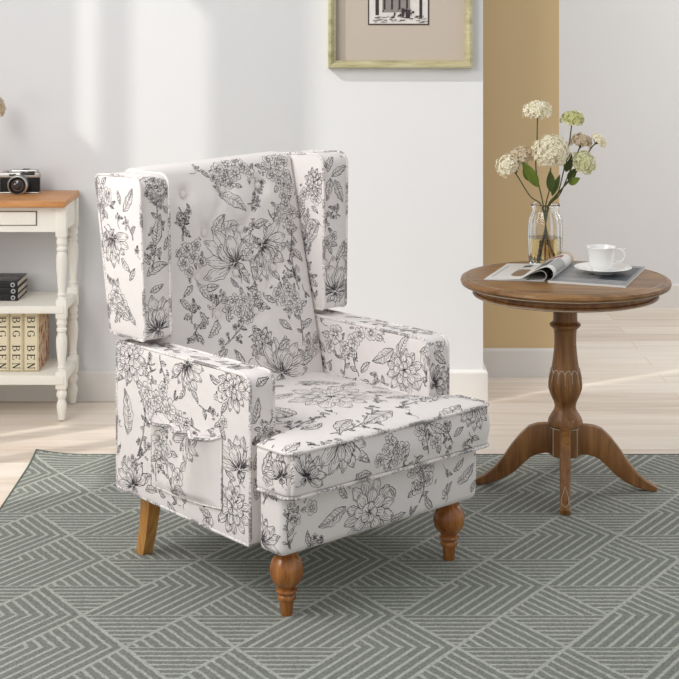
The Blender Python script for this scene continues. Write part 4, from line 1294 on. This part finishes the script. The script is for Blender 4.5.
upright_book(-1.1055, -1.0525, 'cream BIG BEN book ending the row on the right, flowered cover showing')

# black books lying on the middle shelf
def top_mat():
    t = NT('grey_photo_cover'); f = t.noise(t.coord((1, 2.5, 1)), 26, 4, .6, .8)
    return t.base(t.ramp(f, [(.40, rgb(30, 30, 32)), (.55, rgb(74, 74, 76)), (.70, rgb(150, 150, 150))]), .4, .4)
M_TOPC = top_mat()
M_SILVER = plain('silver_disc', rgb(176, 176, 176), .35, .5, 0, .25, 300)
names = ['black book at the bottom of the pile on the middle shelf', 'black book in the middle of the pile on the middle shelf', 'black book on top of the pile, grey photograph on its cover']
for i in range(3):
    z0 = .3994 + i * .0226; th = .0222; x1 = -1.1335 + (0, .001, -.001)[i]; x0 = x1 - .235; y0, y1 = 5.675, 5.852
    cx, cy = (x0 + x1) / 2, (y0 + y1) / 2
    t = thing('stacked_book', names[i], 'book', (cx, cy, z0), 0, 'black books piled on the middle shelf')
    hx, hy = (x1 - x0) / 2, (y1 - y0) / 2
    b = MB(); b.soft(-hx, hx, -hy + .002, hy, 0, .0028, .001, (2, 2, 1), 1); b.soft(-hx, hx, -hy + .002, hy, th - .0028, th, .001, (2, 2, 1), 1)
    if i == 2: b.box(-hx + .012, hx - .008, -hy + .016, hy - .03, th - .0002, th + .0005, 1)
    b.build('cover_boards', [M_BLACK, M_TOPC], t)
    b = MB(); b.soft(-hx, hx, -hy, -hy + .005, 0, th, .002, (4, 1, 2), 2); s = b.build('spine', M_BLACK, t)
    b = MB(); b.box(-hx + .004, hx - .004, -hy + .005, hy - .004, .0028, th - .0028); b.build('pages', M_PAGES, t, smooth=0)
    d = MB(); m = MB(); m.lathe([(.0082, 0), (.0082, .0008), (.007, .0012)], 24); m.lathe([(.004, .0012), (.0035, .0016)], 16, mi=1)
    d.add([(hx - .017 + v[0], -hy - v[2] + .0004, th / 2 + v[1]) for v in m.v], [f[::-1] for f in m.f]); d.m = m.m[:]
    o = d.build('spine_emblem', [M_SILVER, M_BLACK], s); o['label'] = 'round silver emblem'

# ------------------------------------------------------------------ film camera on the console
M_CHROME = plain('satin_chrome', rgb(196, 194, 190), .3, .5, .85, .1)
M_LEATHER = plain('black_leatherette', rgb(24, 24, 25), .6, .3, 0, .4, 200)
M_LENS = plain('lens_glass', rgb(30, 26, 34), .06, .8)
M_RING = plain('lens_bronze', rgb(112, 96, 84), .35, .5, .6, .2)
cam3 = thing('film_camera', 'vintage black and silver film camera on the console table', 'camera', (-1.147, 5.785, .7664), 0)
b = MB(); b.soft(-.0705, .0705, -.017, .017, .002, .058, .006, (2, 2, 2), 3); b.build('camera_body', M_LEATHER, cam3)
b = MB(); b.soft(-.0712, .0712, -.0178, .0178, .056, .074, .004, (2, 2, 2), 2); b.soft(-.030, .066, -.0165, .0165, .07, .085, .004, (2, 2, 2), 2); tp = b.build('top_plate', M_CHROME, cam3)
b = MB(); b.soft(-.0708, .0708, -.0175, .0175, 0, .0055, .002, (2, 2, 1), 2); b.build('bottom_plate', M_CHROME, cam3)
def yl(prof, x, y, z, n=32):
    m = MB(); m.lathe(prof, n); k = MB(); k.add([(x + v[0], y - v[2], z + v[1]) for v in m.v], [f[::-1] for f in m.f]); return k
b = yl([(.036,0),(.036,.010),(.034,.014),(.0335,.020),(.036,.022),(.036,.032),(.033,.036),(.030,.037),(.0295,.036),(.0290,.026),(.001,.026)], 0, -.017, .033); ln = b.build('lens_barrel', M_CHROME, cam3)
yl([(.0305,.030),(.0305,.0385),(.0265,.0385),(.0245,.031),(.018,.029),(.001,.0285)], 0, -.017, .033).build('lens_ring', M_LEATHER, ln)
yl([(.018,.028),(.0165,.0315),(.010,.034),(.001,.0345)], 0, -.017, .033).build('front_element', M_LENS, ln)
yl([(.0205,.0295),(.0205,.0318),(.0180,.0318),(.0180,.0295)], 0, -.017, .033).build('bezel', M_RING, ln)
b = MB(); b.soft(.004, .056, -.0195, -.016, .066, .080, .0015, (2, 1, 1), 1); b.build('viewfinder_window', M_LENS, tp)
b = MB(); b.soft(-.036, -.012, -.0195, -.016, .063, .071, .0015, (2, 1, 1), 1); b.build('rangefinder_window', M_LENS, tp)
b = MB(); b.lathe([(.010,.072),(.010,.079),(.009,.080)], 24, (-.05, 0, 0)); b.lathe([(.004,.072),(.004,.083),(.003,.084)], 16, (-.034, 0, 0)); b.build('dial', M_CHROME, tp)
b = MB(); b.soft(.010, .034, -.008, .008, .084, .087, .001, (1, 1, 1), 1); b.build('accessory_shoe', M_LEATHER, tp)
b = MB(); b.tube([(.0705 + .0045 * math.cos(a), .0, .062 + .0045 * math.sin(a)) for a in [2*PI*k/12 for k in range(12)]], .001, 6, closed=True); b.build('strap_lug', M_CHROME, tp)

# dried flower reaching in at the left edge, in a bottle vase outside the picture
bv_ = thing('bottle_vase', 'grey bottle vase with a dried flower on the console, at the left edge', 'vase', (-1.33, 5.72, .7664), 0)
b = MB(); b.lathe([(.030,0),(.036,.004),(.042,.04),(.040,.07),(.026,.10),(.013,.125),(.012,.16),(.015,.168),(.012,.168),(.0095,.158),(.0095,.125),(.020,.10),(.034,.07),(.035,.04),(.028,.01),(.001,.009)], 40)
b.build('bottle', plain('grey_ceramic', rgb(150, 148, 144), .4, .4), bv_)
df = thing('dried_flower', 'beige dried flower head at the left edge above the camera', 'flower', (-1.33, 5.72, .778), 0)
b = MB(); c = at(-5.5, 107, 5.72) - Vector((-1.33, 5.72, .778)); bloom(b, c, .040, .8, 70, 77, (.6, -.3, .7), .27); b.build('bloom', M_P3, df, smooth=0)
b = MB(); b.tube([(0, 0, 0), (.002, 0, .13), (.02, 0, .22), tuple(c * .97)], .0018, 6); b.build('stem', M_STEM, df)

# ------------------------------------------------------------------ framed picture
M_FRAME = wood('pale_gilt_frame', rgb(134, 125, 92), rgb(174, 166, 128), rgb(198, 192, 160), 'x', 1.0, .4)
M_MAT = plain('taupe_linen_mat', rgb(190, 178, 165), .85, .2, 0, .05, 300)
fx0, fx1, fz0, fz1, fw = -.042, .4845, 1.2105, 1.90, .0285
FC = Vector(((fx0 + fx1) / 2, W, fz0))
pic = thing('framed_picture', 'pale gilt framed picture with wide taupe mat hanging on the white wall', 'picture', FC, 0)
hw, hh = (fx1 - fx0) / 2, fz1 - fz0
b = MB()
prof = [(0, -.001), (0, -.032), (.004, -.037), (.011, -.038), (.017, -.034), (.022, -.028), (fw, -.026), (fw, -.001)]   # (inward, y)
cor = [(-hw, 0, 1, 1), (hw, 0, -1, 1), (hw, hh, -1, -1), (-hw, hh, 1, -1)]
n = len(prof); vs = [(x + sx * i, y, z + sz * i) for x, z, sx, sz in cor for i, y in prof]
fs = [(k*n+i, ((k+1) % 4)*n+i, ((k+1) % 4)*n+(i+1) % n, k*n+(i+1) % n) for k in range(4) for i in range(n)]
b.add(vs, fs); b.build('frame', M_FRAME, pic, smooth=30)
b = MB(); b.box(-hw + .02, hw - .02, -.006, -.0015, .02, hh - .02); mat_o = b.build('mat_board', M_MAT, pic, smooth=0)
# small old photograph of a street front, drawn from flat tone patches
M_PB = plain('print_border', rgb(70, 58, 56), .6, .3); M_PL = plain('print_pale', rgb(224, 219, 214), .6, .3, 0, .25, 60)
M_PM = plain('print_mid', rgb(150, 142, 138), .6, .3, 0, .4, 90); M_PD = plain('print_dark', rgb(66, 60, 60), .6, .3, 0, .5, 90)
px0, px1, pz0, pz1 = .104 - FC.x, .327 - FC.x, 1.368 - FC.z, 1.66 - FC.z
b = MB(); b.box(px0, px1, -.008, -.0055, pz0, pz1, 0); b.box(px0 + .005, px1 - .005, -.0086, -.007, pz0 + .005, pz1 - .005, 1)
R = random.Random(8); y0, y1 = -.0092, -.0085
pw = px1 - px0
def tone(a, c, d, e, m): b.box(px0 + .006 + (pw - .012) * a, px0 + .006 + (pw - .012) * c, y0 - R.random() * .0006, y1, pz0 + .006 + d, pz0 + .006 + e, m)
for k in range(60):
    a = R.uniform(0, .95); tone(a, min(1, a + R.uniform(.02, .09)), (d := R.uniform(0, .026)), d + R.uniform(.001, .004), 2 if R.random() < .7 else 3)
tone(.10, .16, .03, .27, 3); tone(.86, .91, .02, .26, 3); tone(.22, .70, .04, .13, 2); tone(.20, .72, .13, .17, 3)
for k in range(7): tone(.24 + .065 * k, .275 + .065 * k, .05, .10, 3)
for k in range(40):
    a = R.uniform(.2, .75); tone(a, a + R.uniform(.01, .04), (d := R.uniform(.025, .05)), d + R.uniform(.004, .012), R.choice((1, 3, 3, 2)))
for k in range(60):
    a = R.choice((R.uniform(0, .2), R.uniform(.74, .94))); tone(a, a + R.uniform(.01, .05), (d := R.uniform(.08, .26)), d + R.uniform(.004, .015), R.choice((2, 3)))
tone(.55, .60, .02, .055, 3); tone(.62, .70, .018, .05, 3)
b.build('old_photograph', [M_PB, M_PL, M_PM, M_PD], mat_o, smooth=0)
# glazing
# ------------------------------------------------------------------ light
w = bpy.data.worlds.new('World'); sc.world = w; w.use_nodes = True
bg = w.node_tree.nodes['Background']; bg.inputs[0].default_value = (.97, .985, 1.0, 1); bg.inputs[1].default_value = .70
def area(name, loc, target, sx, sy, e, c=(1, 1, 1)):
    l = bpy.data.lights.new(name, 'AREA'); l.shape = 'RECTANGLE'; l.size = sx; l.size_y = sy; l.energy = e; l.color = c
    o = bpy.data.objects.new(name, l); COL.objects.link(o); o.location = loc
    o.rotation_euler = (Vector(target) - Vector(loc)).to_track_quat('-Z', 'Y').to_euler(); return o
area('window_daylight', (-2.0, 3.3, 1.75), (.2, 4.1, .5), 1.8, 2.2, 88, (1, .985, .965))
area('far_room_fill', (2.7, 6.4, 2.0), (.9, 6.9, .8), 1.4, 2.0, 23, (1, .99, .97))  # added fill from an unseen source, brightens the tan recess and far wall
sun = bpy.data.lights.new('sun', 'SUN'); sun.energy = 1.9; sun.angle = math.radians(1.15); sun.color = (1, .97, .92)
so = bpy.data.objects.new('sun', sun); COL.objects.link(so); so.location = (-4, 2, 4)
so.rotation_euler = Vector((1, .6, -.88)).to_track_quat('-Z', 'Y').to_euler()

# ------------------------------------------------------------------ camera
cam = bpy.data.cameras.new('view_camera'); co = bpy.data.objects.new('view_camera', cam); COL.objects.link(co)
co.location = (0, 0, H); co.rotation_euler = (PI / 2, 0, 0)
cam.sensor_width = 36; cam.sensor_fit = 'HORIZONTAL'; cam.lens = F / 679 * 36
cam.shift_y = -(339.5 - YH) / 679; cam.clip_start = .05
sc.camera = co
vs_ = sc.view_settings
vs_.view_transform = 'Standard'; vs_.look = 'None'; vs_.exposure = 0.0; vs_.gamma = 1.0; vs_.use_curve_mapping = False
sc.cycles.max_bounces = 8; sc.cycles.transmission_bounces = 8
sc.cycles.use_denoising = True
